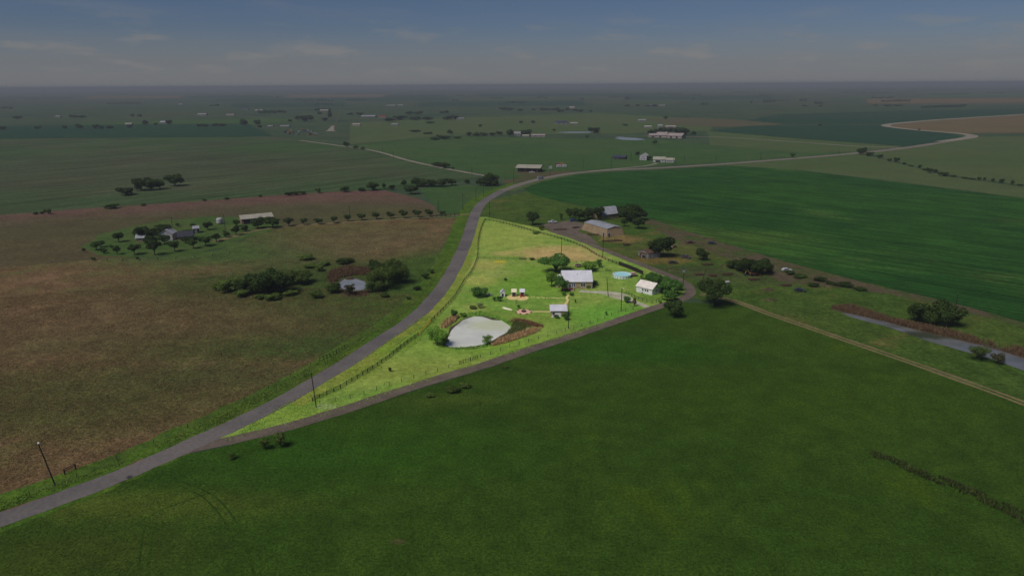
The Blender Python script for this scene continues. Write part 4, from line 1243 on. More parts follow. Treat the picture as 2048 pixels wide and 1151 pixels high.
def opening(root, side, u0, u1, z0, z1, L, D, kind='window', fm=None, pm=None, mull=0):
    """window or door standing slightly proud of a wall, with its frame and pane"""
    fm, pm = fm or FRAME, pm or GLASS
    q = {'f': Matrix.Identity(4), 'r': Matrix.Translation((L, 0, 0)) @ Matrix.Rotation(math.pi / 2, 4, 'Z'),
         'b': Matrix.Translation((L, D, 0)) @ Matrix.Rotation(math.pi, 4, 'Z'), 'l': Matrix.Translation((0, D, 0)) @ Matrix.Rotation(-math.pi / 2, 4, 'Z')}[side]
    t = 0.10
    fr = MB()
    fr.box(u0 - t, u0, -.06, .02, z0 - (t if kind == 'window' else 0), z1 + t, q)
    fr.box(u1, u1 + t, -.06, .02, z0 - (t if kind == 'window' else 0), z1 + t, q)
    fr.box(u0, u1, -.06, .02, z1, z1 + t, q)
    if kind == 'window':
        fr.box(u0, u1, -.07, .02, z0 - t, z0, q)
    for i in range(mull):
        x = u0 + (u1 - u0) * (i + 1) / (mull + 1)
        fr.box(x - .06, x + .06, -.055, .02, z0, z1, q)
    o = fr.build(kind, fm, root)
    MB().box(u0, u1, -.03, .015, z0, z1, q).build('pane' if kind == 'window' else 'door_panel', pm, o)
    return o


def building(name, label, A, B, D, wh, rh, ridge, wm, rm, oh=0.4, openings=(), seams=0.0, batter=0.0, group=None, cat='house', flip=False, wallseams=0):
    a, b = G(*A), G(*B)
    d = (b - a).xy
    L = d.length
    root = thing(name, label, cat, (a.x, a.y, 0.03), math.atan2(d.y, d.x), group)
    wall_shape(L, D, wh, 0 if ridge in ('shed', 'hip') else rh, ridge, batter).build('wall', wm, root)
    rf = roof_shape(L, D, wh, rh, ridge, oh, batter).build('roof', rm, root)
    if seams and ridge == 'x':
        k = rh / (D / 2 - batter)
        x = batter - oh + seams / 2
        sm = MB()
        z0 = wh + .02 + .14 - oh * k
        sm.bar((0, batter - oh, z0), (0, D / 2, wh + .16 + rh), 0.05, 0.09)
        me = sm.mesh('seam', SEAM)
        while x < L - batter + oh:
            link('seam', me, rf, (x, 0, 0))
            x += seams
    for i in range(wallseams):
        x = L * (i + 1) / (wallseams + 1)
        k = 1 - 2 * (x / L)
        MB().bar((x, -.02, 0.0), (x + k * batter * .9, batter - .02, wh), .14, .06).build('wall_seam', TANS, root)
    for op in openings:
        s, u0, u1, z0, z1 = op[:5]
        kd = op[5] if len(op) > 5 else 'window'
        kw = op[6] if len(op) > 6 else {}
        W = L if s in 'fb' else D
        opening(root, s, u0 * W, u1 * W, z0, z1, L, D, kd, **kw)
    root['_L'] = L
    return root


# the stone house with its white metal roof
hs = building('stone_house', 'tan stone house with white standing seam roof on the lawn', (1126, 577.8), (1183.5, 577.3), 11.0, 3.45, 3.3, 'x', STONE, ROOFW, 0.45,
              [('f', .62, .77, 1.1, 2.4, 'window', {'mull': 1}), ('f', .31, .42, 0.9, 2.5, 'window', {'mull': 1, 'pm': BLUE}), ('f', .20, .275, 0.1, 2.3, 'door', {'pm': BLUE}),
               ('r', .25, .4, 1.0, 2.2), ('r', .6, .75, 1.0, 2.2), ('l', .3, .5, 1, 2.2), ('b', .3, .4, 1, 2.2), ('b', .6, .7, 1, 2.2)], seams=0.6)
L_ = hs['_L']
MB().box(-0.2, 4.4, -2.3, -0.02, 0, 0.45).build('porch_floor', REDB, hs)
for i in range(5):
    MB().box(3.0, 4.4, -3.2 + i * .18, -3.04 + i * .18, 0.0, 0.1 + i * .07).build('porch_step', PINK, hs)
for x in (0.1, 2.2, 4.3):
    MB().box(x - .08, x + .08, -2.25, -2.09, .45, 2.75).build('porch_post', WHITE, hs)
rl = MB()
rl.box(-0.1, 3.0, -2.26, -2.18, 1.2, 1.3)
for i in range(16):
    rl.box(-0.05 + i * .19, 0.0 + i * .19, -2.24, -2.2, .5, 1.2)
rl.build('porch_railing', PINK, hs)
rl2 = MB().box(4.32, 4.40, -2.05, 0, 1.2, 1.3)
for i in range(9):
    rl2.box(4.34, 4.38, -2.0 + i * .21, -1.94 + i * .21, .5, 1.2)
rl2.build('porch_railing', PINK, hs)
pr = MB()
pr.v = [(-.4, -2.7, 2.72), (4.9, -2.7, 2.72), (4.9, -.45, 2.95), (-.4, -.45, 2.95), (-.4, -2.7, 2.84), (4.9, -2.7, 2.84), (4.9, -.45, 3.07), (-.4, -.45, 3.07)]
pr.f = [(3, 2, 1, 0), (4, 5, 6, 7), (0, 1, 5, 4), (1, 2, 6, 5), (2, 3, 7, 6), (3, 0, 4, 7)]
# a side wing with its lower roof on the left
wg = wall_shape(3.0, 7.0, 2.7, 1.6, 'y')
wg.v = [(x - 3.0, y + 2.2, z) for x, y, z in wg.v]
wg.build('side_wing', STONE, hs)
wr = MB()
wr.v = [(-3.4, 1.8, 2.6), (-.55, 1.8, 4.1), (-.55, 9.6, 4.1), (-3.4, 9.6, 2.6), (-3.4, 1.8, 2.74), (-.55, 1.8, 4.24), (-.55, 9.6, 4.24), (-3.4, 9.6, 2.74)]
wr.f = [(3, 2, 1, 0), (4, 5, 6, 7), (0, 1, 5, 4), (1, 2, 6, 5), (2, 3, 7, 6), (3, 0, 4, 7)]
wr.build('wing_roof', ROOFW, hs)
MB().tube([(6.4, 3.2, 4.3), (6.4, 3.2, 5.9)], 0.14, 8).build('flue_pipe', GREYM, hs)
MB().tube([(L_ + .1, -.08, .2), (L_ + .1, -.08, 2.9)], 0.06, 6).build('downpipe', WHITE, hs)

# white garage
gr = building('garage', 'white gabled garage by the grove', (1272.5, 583), (1304, 590.5), 6.6, 2.7, 1.9, 'x', WHITE, mat('cream_metal_roof', S(228, 216, 206, .88), S(208, 196, 188, .88), 0.4, 0.6), 0.35,
              [('f', .36, .46, 1.2, 1.95), ('f', .53, .62, 1.2, 1.95), ('f', .66, .76, 1.2, 1.95), ('f', .13, .22, 0.05, 2.0, 'door', {'pm': FRAME}), ('r', .36, .54, 1.1, 1.95)], cat='garage')
MB().box(3.0, 3.35, -.4, -.06, .1, .6).build('meter_box', GREYM, gr)

# above-ground pool
pp = G(1244.5, 555)
pool = thing('swimming_pool', 'round above-ground pool with pale blue water and white panelled wall', 'pool', (pp.x, pp.y + 1.5, 0.04))
PR = 18.0 * mpp(1244, 552)
POOLW = mat('pool_wall_vinyl', S(210, 222, 230), S(192, 206, 220), 1.0, 0.5)
wb = MB()
wb.lathe([(PR, 0), (PR, 1.3), (PR - .04, 1.3), (PR - .04, 0.05)], 40)
wb.f.pop()
wb.build('pool_wall', POOLW, pool)
M_poolw = water_mat('pool_water', S(150, 206, 226), S(170, 216, 230), 0.06)
pwm = MB()
pwm.lathe([(0.01, 1.12), (PR - .05, 1.12)], 40)
pwm.f.pop()
pwm.f = [tuple(reversed(f)) for f in pwm.f]
pwm.build('water', M_poolw, pool)
rm_ = MB()
rm_.lathe([(PR - .12, 1.30), (PR + .1, 1.30), (PR + .1, 1.37), (PR - .12, 1.37), (PR - .12, 1.30)], 40)
rm_.f.pop()
rm_.build('top_rail', WHITE, pool)
upm = MB().box(-.07, .07, -.05, .05, 0, 1.32).mesh('upright', GREYM)
for i in range(20):
    t = 2 * math.pi * i / 20
    o = link('upright', upm, pool, ((PR + .06) * math.cos(t), (PR + .06) * math.sin(t), 0), t + math.pi / 2)
dk = G(1265, 552)
dck = thing('pool_deck', 'small grey wooden deck beside the round pool', 'deck', (dk.x, dk.y, 0.04), 0.25)
for i in range(9):
    MB().box(-2.0, 2.0, -1.6 + i * .36, -1.27 + i * .36, 1.0, 1.06).build('plank', mat('grey_deck_board', S(150, 130, 118), S(120, 104, 96), 2, .9) if i == 0 else bpy.data.materials['grey_deck_board'], dck)
for x in (-1.9, 1.8):
    for y in (-1.5, 1.5):
        MB().box(x, x + .12, y, y + .12, 0, 1.0).build('post', BLACK, dck)
st = thing('patio_table', 'pinkish square table on the pool deck', 'table', (dk.x, dk.y, 1.1), 0.25)
MB().box(-1.0, 1.0, -.8, .8, .68, .74).build('table_top', PINK, st)
for x in (-.9, .8):
    for y in (-.7, .6):
        MB().box(x, x + .1, y, y + .1, 0, .68).build('leg', WHITE, st)

# play huts, patio, cabana, canoe
ph = building('play_hut', 'small white gabled play hut with dark doorway', (1001, 593.5), (1010, 593.5), 2.0, 1.9, 1.0, 'y', WHITE, ROOFW, 0.25, [('f', .28, .72, 0.05, 1.5, 'door', {'pm': DARK})], cat='hut')
hut_roofs = [mat('cream_hut_roof', S(236, 214, 180), S(220, 198, 166), 1, .8), mat('pale_grey_hut_roof', S(208, 208, 214), None, 1, .7)]
for i, (x, lab) in enumerate(((1028, 'screened hut with cream roof on the sand patch'), (1044.5, 'screened hut with pale grey roof on the sand patch'))):
    k = mpp(x, 593)
    a = G(x - 4.7, 593.5)
    h = thing('screened_hut', lab, 'hut', (a.x, a.y, 0.05), 0)
    w = 9.4 * k
    MB().box(.15, w - .15, .15, w * .8, 0, .9).build('lower_wall', SCREEN, h)
    MB().box(.22, w - .22, .22, w * .8 - .07, .9, 1.9).build('screen_panel', mat('mesh_screen', S(64, 54, 50), None, 2, .9) if i == 0 else bpy.data.materials['mesh_screen'], h)
    for px_ in (.1, w - .22):
        for py_ in (.1, w * .8 - .05):
            MB().box(px_, px_ + .12, py_, py_ + .12, 0, 1.98).build('post', WHITE, h)
    r_ = MB()
    r_.prism([(-.15, 1.98), (w + .15, 1.98), (w + .15, 2.1), (-.15, 2.1)], -.25, w * .8 + .3)
    r_.v = [(x_, y_, z_ + (y_ + .25) * .42) for x_, y_, z_ in r_.v]
    r_.build('roof', hut_roofs[i], h)
sp = G(1036, 596)
for i, (x, y, wpx, lab) in enumerate(((1027, 595, 26, 'left sand ring under the cream roofed hut'), (1044, 596.5, 25, 'right sand patch under the grey roofed hut'))):
    p = G(x, y)
    r0 = wpx / 2 * mpp(x, y)
    sb = thing('sand_patch', lab, 'sandbox', (p.x, p.y, 0.0))
    q = MB()
    q.lathe([(r0, 0.0), (r0, .10 + .01 * i), (.01, .10 + .01 * i)], 28)
    q.v = [(a_, b_ * 1.2, c_) for a_, b_, c_ in q.v]
    q.build('sand', SAND, sb)
    bm = MB().box(-.25, .25, -.12, .12, 0, .24).mesh('border_stone', STEP)
    n_ = int(2 * math.pi * r0 / .62)
    for k_ in range(n_):
        t = 2 * math.pi * k_ / n_
        link('border_stone', bm, sb, (r0 * math.cos(t), r0 * 1.2 * math.sin(t), 0.02), t + math.pi / 2)
REDP = mat('red_plastic', S(176, 60, 54), None, 2, .5)
for i, (x, y) in enumerate(((1041, 594.5), (1047, 593.5))):
    p = G(x, y)
    t = thing('toy_chair', ('small red chair left of the grey roofed hut door', 'small red chair right of the grey roofed hut door')[i], 'chair', (p.x, p.y, 0.12), i * .8)
    MB().box(-.3, .3, -.3, .3, .34, .42).build('seat', REDP, t)
    MB().box(-.3, .3, .24, .32, .42, .95).build('backrest', REDP, t)
    for a_ in (-.28, .2):
        for b_ in (-.28, .2):
            MB().box(a_, a_ + .08, b_, b_ + .08, 0, .34).build('leg', REDP, t)
p = G(978, 592)
tp_ = thing('toy_slide_set', 'pale grey tipped play panels on the grass beside the broad shrub', 'play panel', (p.x, p.y, 0.05), .3)
MB().bar((-1.2, 0, .5), (.8, .9, .8), 1.3, .12).build('panel', TIN, tp_)
MB().bar((.6, -.2, .55), (1.6, .5, .75), .1, 1.1).build('panel', WHITE, tp_)
MB().box(-1.0, 1.2, .1, .2, 0, .5).build('base_frame', GREYM, tp_)
# flower shaped patio: petals of flagstone round a fire pit
pc = G(1047.5, 623.5)
pat = thing('flower_patio', 'pink flagstone patio laid as flower petals around a fire ring', 'patio', (pc.x, pc.y, 0.03))
pr_ = 15.5 * mpp(1047, 624)
for k in range(7):
    t = 2 * math.pi * k / 7 + .2
    q = MB()
    q.lathe([(pr_ * .40, 0), (pr_ * .40, .10 + .004 * (k % 3)), (.01, .10 + .004 * (k % 3))], 16)
    q.build('petal', PETAL, pat).location = (pr_ * .62 * math.cos(t), pr_ * .62 * math.sin(t), .002 * k)
q = MB()
q.lathe([(pr_ * .5, 0), (pr_ * .5, .128), (.01, .128)], 20)
q.build('centre_paving', PETAL, pat)
for k in range(7):
    t = 2 * math.pi * (k + .5) / 7 + .2
    MB().box(-.3, .3, -.3, .3, 0, .2).build('planter', DARK, pat).location = (pr_ * .98 * math.cos(t), pr_ * .98 * math.sin(t), 0)
fp = thing('fire_ring', 'dark rusty fire ring in the middle of the flower patio', 'fire pit', (pc.x, pc.y, 0.15))
q = MB()
q.lathe([(.95, 0), (.95, .45), (.8, .45), (.8, .1), (.01, .1)], 18)
q.build('ring', RUST, fp)
for k in range(5):
    MB().tube([(.5 * math.cos(k * 1.3), .5 * math.sin(k * 1.3), .12), (.1 * math.cos(k), .1 * math.sin(k), .45)], .07, 5).build('log', BLACK, fp)
strip('sand_path', [(1062, 623.3), (1080, 623.0), (1102, 623.6)], -.55, .55, 0.10, SAND, 'sandy path from the flower patio to the cabana', 1.0, 0.15)
strip('sand_path', [(1136, 589.5), (1133.5, 596), (1135.5, 601), (1131, 607), (1128, 611)], -.45, .45, 0.10, SAND, 'pale winding path from the house down to the cabana', 1.0, 0.25)
sr = random.Random(3)
stm = [MB().lathe([(.5, 0), (.5, .07), (.02, .08)], 7).mesh('stepping_stone', STEP) for _ in range(1)][0]
for i in range(14):
    x = 1064 + i * 4.9
    p = G(x + sr.uniform(-.8, .8), 594.5 + i * .14 + sr.uniform(-.5, .5))
    o = link('stepping_stone', stm, None, (p.x, p.y, .05), sr.uniform(0, 3), (sr.uniform(.8, 1.3), sr.uniform(.5, .9), 1))
    tag(o, f'{ORD[i]} cream stepping stone from the sand patch towards the house path', 'stepping stone', 'stepping stones across the lawn')
cb = building('cabana', 'small cabana with white metal roof at the end of the sandy path', (1101.5, 633.5), (1133, 633.5), 4.6, 2.35, .9, 'shed', STONE, ROOFW, .35,
              [('f', .30, .62, .05, 2.0, 'door', {'pm': FRAME, 'mull': 2}), ('f', .1, .24, .9, 1.9), ('r', .3, .6, .9, 1.9)], cat='cabana')
MB().box(1.2, 4.6, -.2, -.06, 2.02, 2.3).build('fascia', REDB, cb)
p = G(1112, 636)
gl = thing('kettle_grill', 'black barrel grill standing before the cabana doors', 'grill', (p.x, p.y, .05))
MB().tube([(-.7, 0, .95), (.7, 0, .95)], .38, 10).build('barrel', BLACK, gl)
for x in (-.5, .5):
    for y in (-.25, .25):
        MB().box(x - .03, x + .03, y - .03, y + .03, 0, .75).build('leg', BLACK, gl)
p = G(1105, 635.5)
ch = thing('porch_chair', 'white chair beside the grill at the cabana', 'chair', (p.x, p.y, .05), .4)
MB().box(-.3, .3, -.3, .3, .4, .47).build('seat', WHITE, ch)
MB().box(-.3, .3, .25, .32, .47, 1.0).build('backrest', WHITE, ch)
for a_ in (-.29, .22):
    for b_ in (-.29, .22):
        MB().box(a_, a_ + .07, b_, b_ + .07, 0, .4).build('leg', WHITE, ch)
p = G(1014.3, 618.5)
cn = thing('canoe', 'cream canoe turned upside down on the grass', 'canoe', (p.x, p.y, .02), math.atan2(-2.2, 2.6))
hl = MB()
NS = 13
for i in range(NS):
    t = i / (NS - 1) * 2 - 1
    w_ = .5 * (1 - abs(t) ** 2.2) + .02
    hh = .52 + .1 * abs(t) ** 3
    for j in range(7):
        a_ = math.pi * j / 6
        hl.v.append((t * 2.6, w_ * math.cos(a_), .1 + hh * math.sin(a_) ** .8 * (0.35 + .65 * (1 - abs(t) ** 4))))
    if i:
        for j in range(6):
            k = i * 7 + j
            hl.f.append((k - 7, k, k + 1, k - 6))
hl.build('hull', mat('cream_hull', S(232, 226, 190), S(214, 206, 170), 1, .5), cn, True)
MB().bar((-2.6, 0, .66), (2.6, 0, .66), .05, .05).build('keel', WHITE, cn)
for x in (-1.2, 1.2):
    MB().box(x - .06, x + .06, -.6, .6, 0, .12).build('rest_bar', BLACK, cn)
p = G(1157, 533)
tr_ = thing('trampoline', 'round weathered trampoline behind the house', 'trampoline', (p.x, p.y, .05))
q = MB()
q.lathe([(1.9, .82), (2.1, .82), (2.1, .95), (1.9, .95), (1.9, .82)], 20)
q.f.pop()
q.build('pad', PINK, tr_)
q = MB()
q.lathe([(1.95, .88), (.01, .86)], 20)
q.build('mat', DARK, tr_)
for k in range(6):
    t = k * math.pi / 3
    MB().tube([(2 * math.cos(t), 2 * math.sin(t), 0), (2 * math.cos(t), 2 * math.sin(t), .85)], .05, 5).build('leg', GREYM, tr_)

# ------------------------------------------------------------------ neighbours
building('quonset_barn', 'tan metal barn with leaning walls and grey roof', (1163, 459), (1213, 474.5), 13.0, 4.6, 0.9, 'x', TAN, GREYR, 0.25, [('f', .85, .92, .05, 2.3, 'door', {'pm': RUST}), ('r', .08, .2, .05, 2.4, 'door', {'pm': RUST})], batter=1.3, cat='barn', wallseams=4)
building('farm_house', 'tan limestone house with grey metal roof behind the barn', (1203, 440), (1238, 435.5), 11, 3.4, 2.6, 'x', LIMEST, GREYR, .6, [('f', .25, .33, .9, 2.5), ('f', .62, .7, .9, 2.5), ('r', .4, .6, .9, 2.4)])
building('farm_house', 'grey roofed wing attached left of the tan limestone house', (1183, 432), (1204, 438), 14, 3.2, 3.4, 'y', LIMEST, GREYR, .6, [('f', .4, .6, .8, 2.3)])
building('tin_shed', 'old tin shed with rusty roof under the leaning tree', (1296, 517.5), (1320, 514), 8, 2.8, 1.0, 'x', TIN, RUST, .2, [('f', .1, .3, .8, 1.8), ('l', .25, .7, .05, 2.3, 'door', {'pm': DARK})], cat='shed')
building('tin_shed', 'open lean-to of rusty sheets beside the tin shed', (1279, 515), (1295, 517), 6, 2.3, .7, 'shed', RUST, RUST, .2, [('f', .3, .8, .05, 1.8, 'door', {'pm': DARK})], cat='shed')  # shaded open front drawn as a dark panel
# left farmstead
building('long_shed', 'long open shed with pale tan roof behind the drive trees', (484, 449), (547, 443), 12, 3.4, 1.6, 'x', mat('tan_shed_wall', S(128, 106, 88), S(112, 94, 78), .5, .8), PALER, .5,
         [('f', .05, .28, .1, 2.9, 'door', {'pm': DARK}), ('f', .36, .6, .1, 2.9, 'door', {'pm': DARK}), ('f', .68, .95, .1, 2.9, 'door', {'pm': DARK})], cat='shed')  # dark panels fill the open bays, interior shade put into their colour
building('farmhouse', 'white gabled farmhouse half hidden by dark trees', (346, 481), (355, 475.5), 7, 4.0, 2.4, 'x', WHITEO, WHITEO, .4, [('r', .3, .42, 1, 2.4), ('r', .58, .7, 1, 2.4), ('f', .2, .35, 1, 2.4), ('f', .65, .8, 1, 2.4)])
building('farmhouse', 'dark shingle roofed wing beside the white farmhouse', (357, 483), (386, 481), 9, 2.8, 2.2, 'x', LIMEST, DARKR, .5, [('f', .3, .4, .9, 2.1), ('f', .6, .7, .9, 2.1)])
building('farmhouse', 'low grey roofed cottage among the dark farm trees', (273, 485), (290, 484), 8, 2.6, 1.8, 'x', LIMEST, GREYR, .5, [('f', .3, .45, .9, 2.0), ('f', .6, .75, .9, 2.0)])
building('tool_shed', 'small dark tool shed with grey roof behind the farmhouse', (387, 467), (399, 466), 5, 2.8, .8, 'shed', DARK, GREYR, .3, [('f', .3, .6, .05, 2.1, 'door', {'pm': TIN})], cat='shed')
# roadside farm beyond the bend
pbn = building('pole_barn', 'open pole barn with broad pale roof at the road fork', (1036, 343.5), (1077, 344.5), 17, 4.6, 1.8, 'x', DARK, PALER, 2.4, [('f', .08, .3, .1, 3.8, 'door', {'pm': DARK}), ('f', .4, .62, .1, 3.8, 'door', {'pm': DARK}), ('f', .7, .94, .1, 3.8, 'door', {'pm': DARK})], cat='barn')  # open side closed by dark panels that paint the shade inside
for i in range(6):
    MB().box(i * 4 - .15, i * 4 + .15, -2.3, -2.0, 0, 4.0).build('roof_post', RUST, pbn)
building('dark_shed', 'low dark shed with slate roof beside the highway', (1225, 318), (1250, 319), 8, 2.6, 1.6, 'x', DARK, SLATE, .4, [('f', .1, .4, .1, 2.2, 'door', {'pm': DARK})], cat='shed')
building('white_house', 'tall white house with gable beside the dark shed', (1279, 320), (1293, 320.6), 9, 5.2, 2.4, 'y', WHITEO, WHITEO, .3, [('f', .2, .35, 1, 2.2), ('f', .6, .75, 1, 2.2), ('f', .4, .58, 3.2, 4.4), ('r', .3, .45, 1, 2.2)])
building('white_house', 'long white building with open front by the highway', (1306, 324.4), (1330, 325), 10, 3.4, 2.4, 'x', WHITEO, PALER, .4, [('f', .2, .62, .1, 2.4, 'door', {'pm': DARK}), ('f', .75, .85, 1, 2.2)])  # open front is a dark panel, its inner shade in the colour
building('white_house', 'smaller white annex at the end of the long building', (1331.5, 325), (1348, 325.4), 8, 3.0, 1.8, 'x', WHITEO, PALER, .4, [('f', .15, .75, 1.1, 2.0, 'window', {'mull': 4})])
building('far_barn', 'long pink roofed barn at the right of the far farm', (1334, 276), (1363, 277), 22, 4, 3.6, 'x', PINKW, PINKR, .6, [('f', .2, .35, .1, 3, 'door', {'pm': DARK}), ('f', .6, .75, .1, 3, 'door', {'pm': DARK})], cat='barn')
building('far_barn', 'middle pink roofed barn of the far farm', (1312, 275), (1333, 275.4), 24, 4, 4.0, 'x', PINKW, PINKR, .6, [('f', .3, .5, .1, 3, 'door', {'pm': DARK})], cat='barn')
building('far_barn', 'low pink roofed shed at the left of the far farm', (1299, 275), (1314, 275), 18, 3.4, 2.4, 'x', PINKW, PINKR, .6, [('f', .3, .6, .1, 2.6, 'door', {'pm': DARK})], cat='barn')
small = [(1028, 272.3, 1041, 5.0, 3.6, WHITEO, WHITEO, 'far white barn among trees beyond the green pasture'), (1045, 274.2, 1058, 2.8, 1.6, WHITEO, PALER, 'low white shed right of the far white barn'),
         (1063, 273.8, 1090, 3.0, 1.8, PINKW, PINKR, 'long low pale shed beyond the green pasture'), (1112, 248.5, 1135, 4.2, 4.0, WHITEO, SLATE, 'slate roofed house alone in the olive pasture'),
         (1141, 248.8, 1155, 3.0, 1.8, WHITEO, PALER, 'pale shed right of the slate roofed house'), (1277, 243.2, 1292, 3.6, 2.4, WHITEO, WHITEO, 'white shed alone near the stubble patch'),
         (1289, 256, 1303, 3.0, 2.2, WHITEO, PALER, 'white house behind the pink roofed farm, left'), (1316, 255, 1325, 4.0, 3.0, WHITEO, WHITEO, 'tall white house behind the pink roofed farm'),
         (1332, 256, 1352, 3.0, 2.4, PINKW, PINKR, 'pale house behind the pink roofed farm, right'), (913, 239.3, 928, 3.4, 2.0, WHITEO, WHITEO, 'white shed at the end of the far tree belt'),
         (783, 251.3, 796, 3.2, 2.0, WHITEO, WHITEO, 'white shed below the far tree belt'), (705, 251.5, 720, 3.2, 2.4, PINKW, PINKR, 'pinkish house near the straight road'), (758, 235.5, 772, 4, 3.4, PINKW, REDB, 'red roofed barn in the far tree belt'),
         (722, 234.8, 750, 3.6, 2.6, TIN, GREYR, 'long grey shed in the far tree belt'), (773, 212.5, 790, 4, 2.6, WHITEO, WHITEO, 'pale building in the far teal field'), (795, 212, 806, 4, 2.6, WHITEO, WHITEO, 'second pale building in the far teal field'),
         (1139, 217.4, 1149, 5, 3.6, PINKW, PINKR, 'far pink house in the olive tree belt'), (1299, 213, 1309, 5, 3, WHITEO, WHITEO, 'far white house in the upper crop belt'), (1315, 212.7, 1330, 4, 2, WHITEO, PALER, 'far pale shed in the upper crop belt'),
         (320, 247.5, 333, 4, 3.2, WHITEO, GREYR, 'grey roofed house in the olive strip beyond the dark crop'), (250, 250, 263, 3, 2, WHITEO, PALER, 'pale shed left of the grey roofed far house'), (395, 231.5, 412, 4.4, 3.4, WHITEO, WHITEO, 'far white gabled barn near the left horizon'),
         (640, 222.4, 656, 3.6, 2.6, PINKW, PALER, 'far pale house by the straight road'), (510, 222.6, 524, 3.6, 2.6, WHITEO, PALER, 'far pale house left of the straight road'), (484, 219.5, 496, 5, 3, TIN, SLATE, 'far blue grey barn left of the straight road'),
         (452, 231, 468, 3, 1.8, PINKW, PINKR, 'far low pinkish house near the left horizon'), (560, 254, 578, 2.6, 1.4, WHITEO, WHITEO, 'long white trailer house above the scrap yard'), (535, 254, 545, 2.6, 1.4, WHITEO, WHITEO, 'short white trailer house above the scrap yard'),
         (110, 235, 120, 3.5, 2.2, WHITEO, WHITEO, 'tiny white house far out on the left'), (357, 210, 365, 4, 3, WHITEO, WHITEO, 'tiny white house under the left horizon')]
FARW = mat('far_white_siding', S(128, 126, 128), S(112, 110, 112), .5, .8)  # darker copy of the outer white; far dimness put into the colour
for x0, y0, x1, wh, rh, wm, rm, lab in small:
    wm, rm, wh, rh = (FARW if wm is WHITEO else wm), (FARW if rm is WHITEO else rm), wh * .85, rh * .85
    k = (x1 - x0) * mpp(x0, y0)
    building('far_house', lab, (x0, y0), (x1, y0 - .0061 * (x1 - x0)), min(max(k * .6, 7), 24), wh, rh, 'x', wm, rm, .4, [('f', .2, .35, .9, wh * .75), ('f', .6, .75, .9, wh * .75)])


# ------------------------------------------------------------------ fences
UNIT_RAIL = {}


def rail_mesh(m, h, w):
    key = (m.name, h, w)
    if key not in UNIT_RAIL:
        UNIT_RAIL[key] = MB().box(0, 1, -w / 2, w / 2, -h / 2, h / 2).mesh('rail', m)
    return UNIT_RAIL[key]


def fence(name, label, line, bay, ph, pw, rails, m, rh=0.15, wires=0, world_line=None, seed=1):
    r = random.Random(seed)
    pts = catmull([gp(*p) for p in line], False, 0.5)
    cum_ = [0.0]
    for a, b in zip(pts, pts[1:]):
        cum_.append(cum_[-1] + (b - a).length)
    n = max(1, round(cum_[-1] / bay))
    ps, j = [], 0
    for i in range(n + 1):
        s = cum_[-1] * i / n
        while j < len(cum_) - 2 and cum_[j + 1] < s:
            j += 1
        f = (s - cum_[j]) / max(cum_[j + 1] - cum_[j], 1e-6)
        ps.append(pts[j].lerp(pts[j + 1], f))
    root = thing(name, label, 'fence', (ps[0].x, ps[0].y, 0.05))
    o = ps[0]
    pm = MB().box(-pw / 2, pw / 2, -pw / 2, pw / 2, -.1, ph).mesh('post', m)
    for i, p in enumerate(ps):
        d = (ps[min(i + 1, n)] - ps[max(i - 1, 0)])
        q = link('post', pm, root, (p.x - o.x, p.y - o.y, 0), math.atan2(d.y, d.x), (1, 1, r.uniform(.92, 1.08)))
        q.rotation_euler = (r.gauss(0, .03), r.gauss(0, .03), math.atan2(d.y, d.x))
    rmsh = rail_mesh(m, rh, .05)
    for z in rails:
        for a, b in zip(ps, ps[1:]):
            d = b - a
            q = link('rail', rmsh, root, (a.x - o.x, a.y - o.y, z), None, (d.length, 1, 1))
            q.rotation_euler = (0, r.gauss(0, .008), math.atan2(d.y, d.x))
    for k in range(wires):
        z = ph * (.35 + .28 * k)
        MB().tube([(p.x - o.x, p.y - o.y, z) for p in ps], .012, 3, False).build('wire', GREYM, root)
    return root


fence('board_fence', 'black three-rail board fence along the left lawn edge by the road', [(625, 803), (677, 778.5), (714, 757), (764, 725.5), (810, 690), (837, 671)], 2.6, 1.35, .16, (.35, .75, 1.15), BLACK)
fence('board_fence', 'short unpainted yellow stretch of the board fence', [(838, 670), (850, 656.5), (862, 644.5)], 2.6, 1.35, .16, (.35, .75, 1.15), RAW)
fence('board_fence', 'black board fence above the pond running up beside the road', [(863, 643.5), (887, 619.5), (908, 596), (929, 562), (941.5, 546), (953, 520), (957, 478), (963, 455), (970, 440.5)], 3.6, 1.4, .16, (.5, 1.1), BLACK, rh=.2)
fence('board_fence', 'black board fence along the lane behind the house pasture', [(971, 440.5), (983, 442), (1016, 449), (1066, 463), (1124, 479), (1166, 494.5), (1199, 514), (1240, 530.5)], 3.2, 1.4, .18, (.5, 1.1), BLACK, rh=.2)
fence('privacy_fence', 'solid dark board fence behind the pool', [(1238, 530), (1262, 539), (1286, 549.5)], 1.2, 1.9, .14, tuple(.12 + .21 * i for i in range(9)), BLACK, rh=.19)
fence('wire_fence', 'wire fence with thin dark posts along the lane below the pond', [(640, 808), (700, 797), (790, 768), (887, 739), (924, 727), (992, 705), (1056, 684), (1087, 676), (1143, 659), (1196, 642), (1241, 625), (1266, 618)], 4.2, 1.25, .11, (), BLACK, wires=3)
fence('picket_row', 'closely set picket fence stretch by the lane near the reeds', [(922, 728), (938, 723), (955, 717.5)], .9, 1.3, .10, (.5, 1.05), BLACK, rh=.08)
fence('wire_fence', 'pen fence around the garage yard', [(1252, 586.5), (1262, 592), (1280, 600), (1305, 606.5), (1324, 599), (1340, 593), (1355, 587)], 2.4, 1.4, .13, (1.1,), BLACK, rh=.09, wires=2)
fence('wire_fence', 'inner cross fence between lawn and dry pasture', [(956.5, 518), (990, 519), (1028, 519.5), (1060, 520.5), (1086, 521.5)], 3.0, 1.25, .12, (.6, 1.1), BLACK, rh=.09)
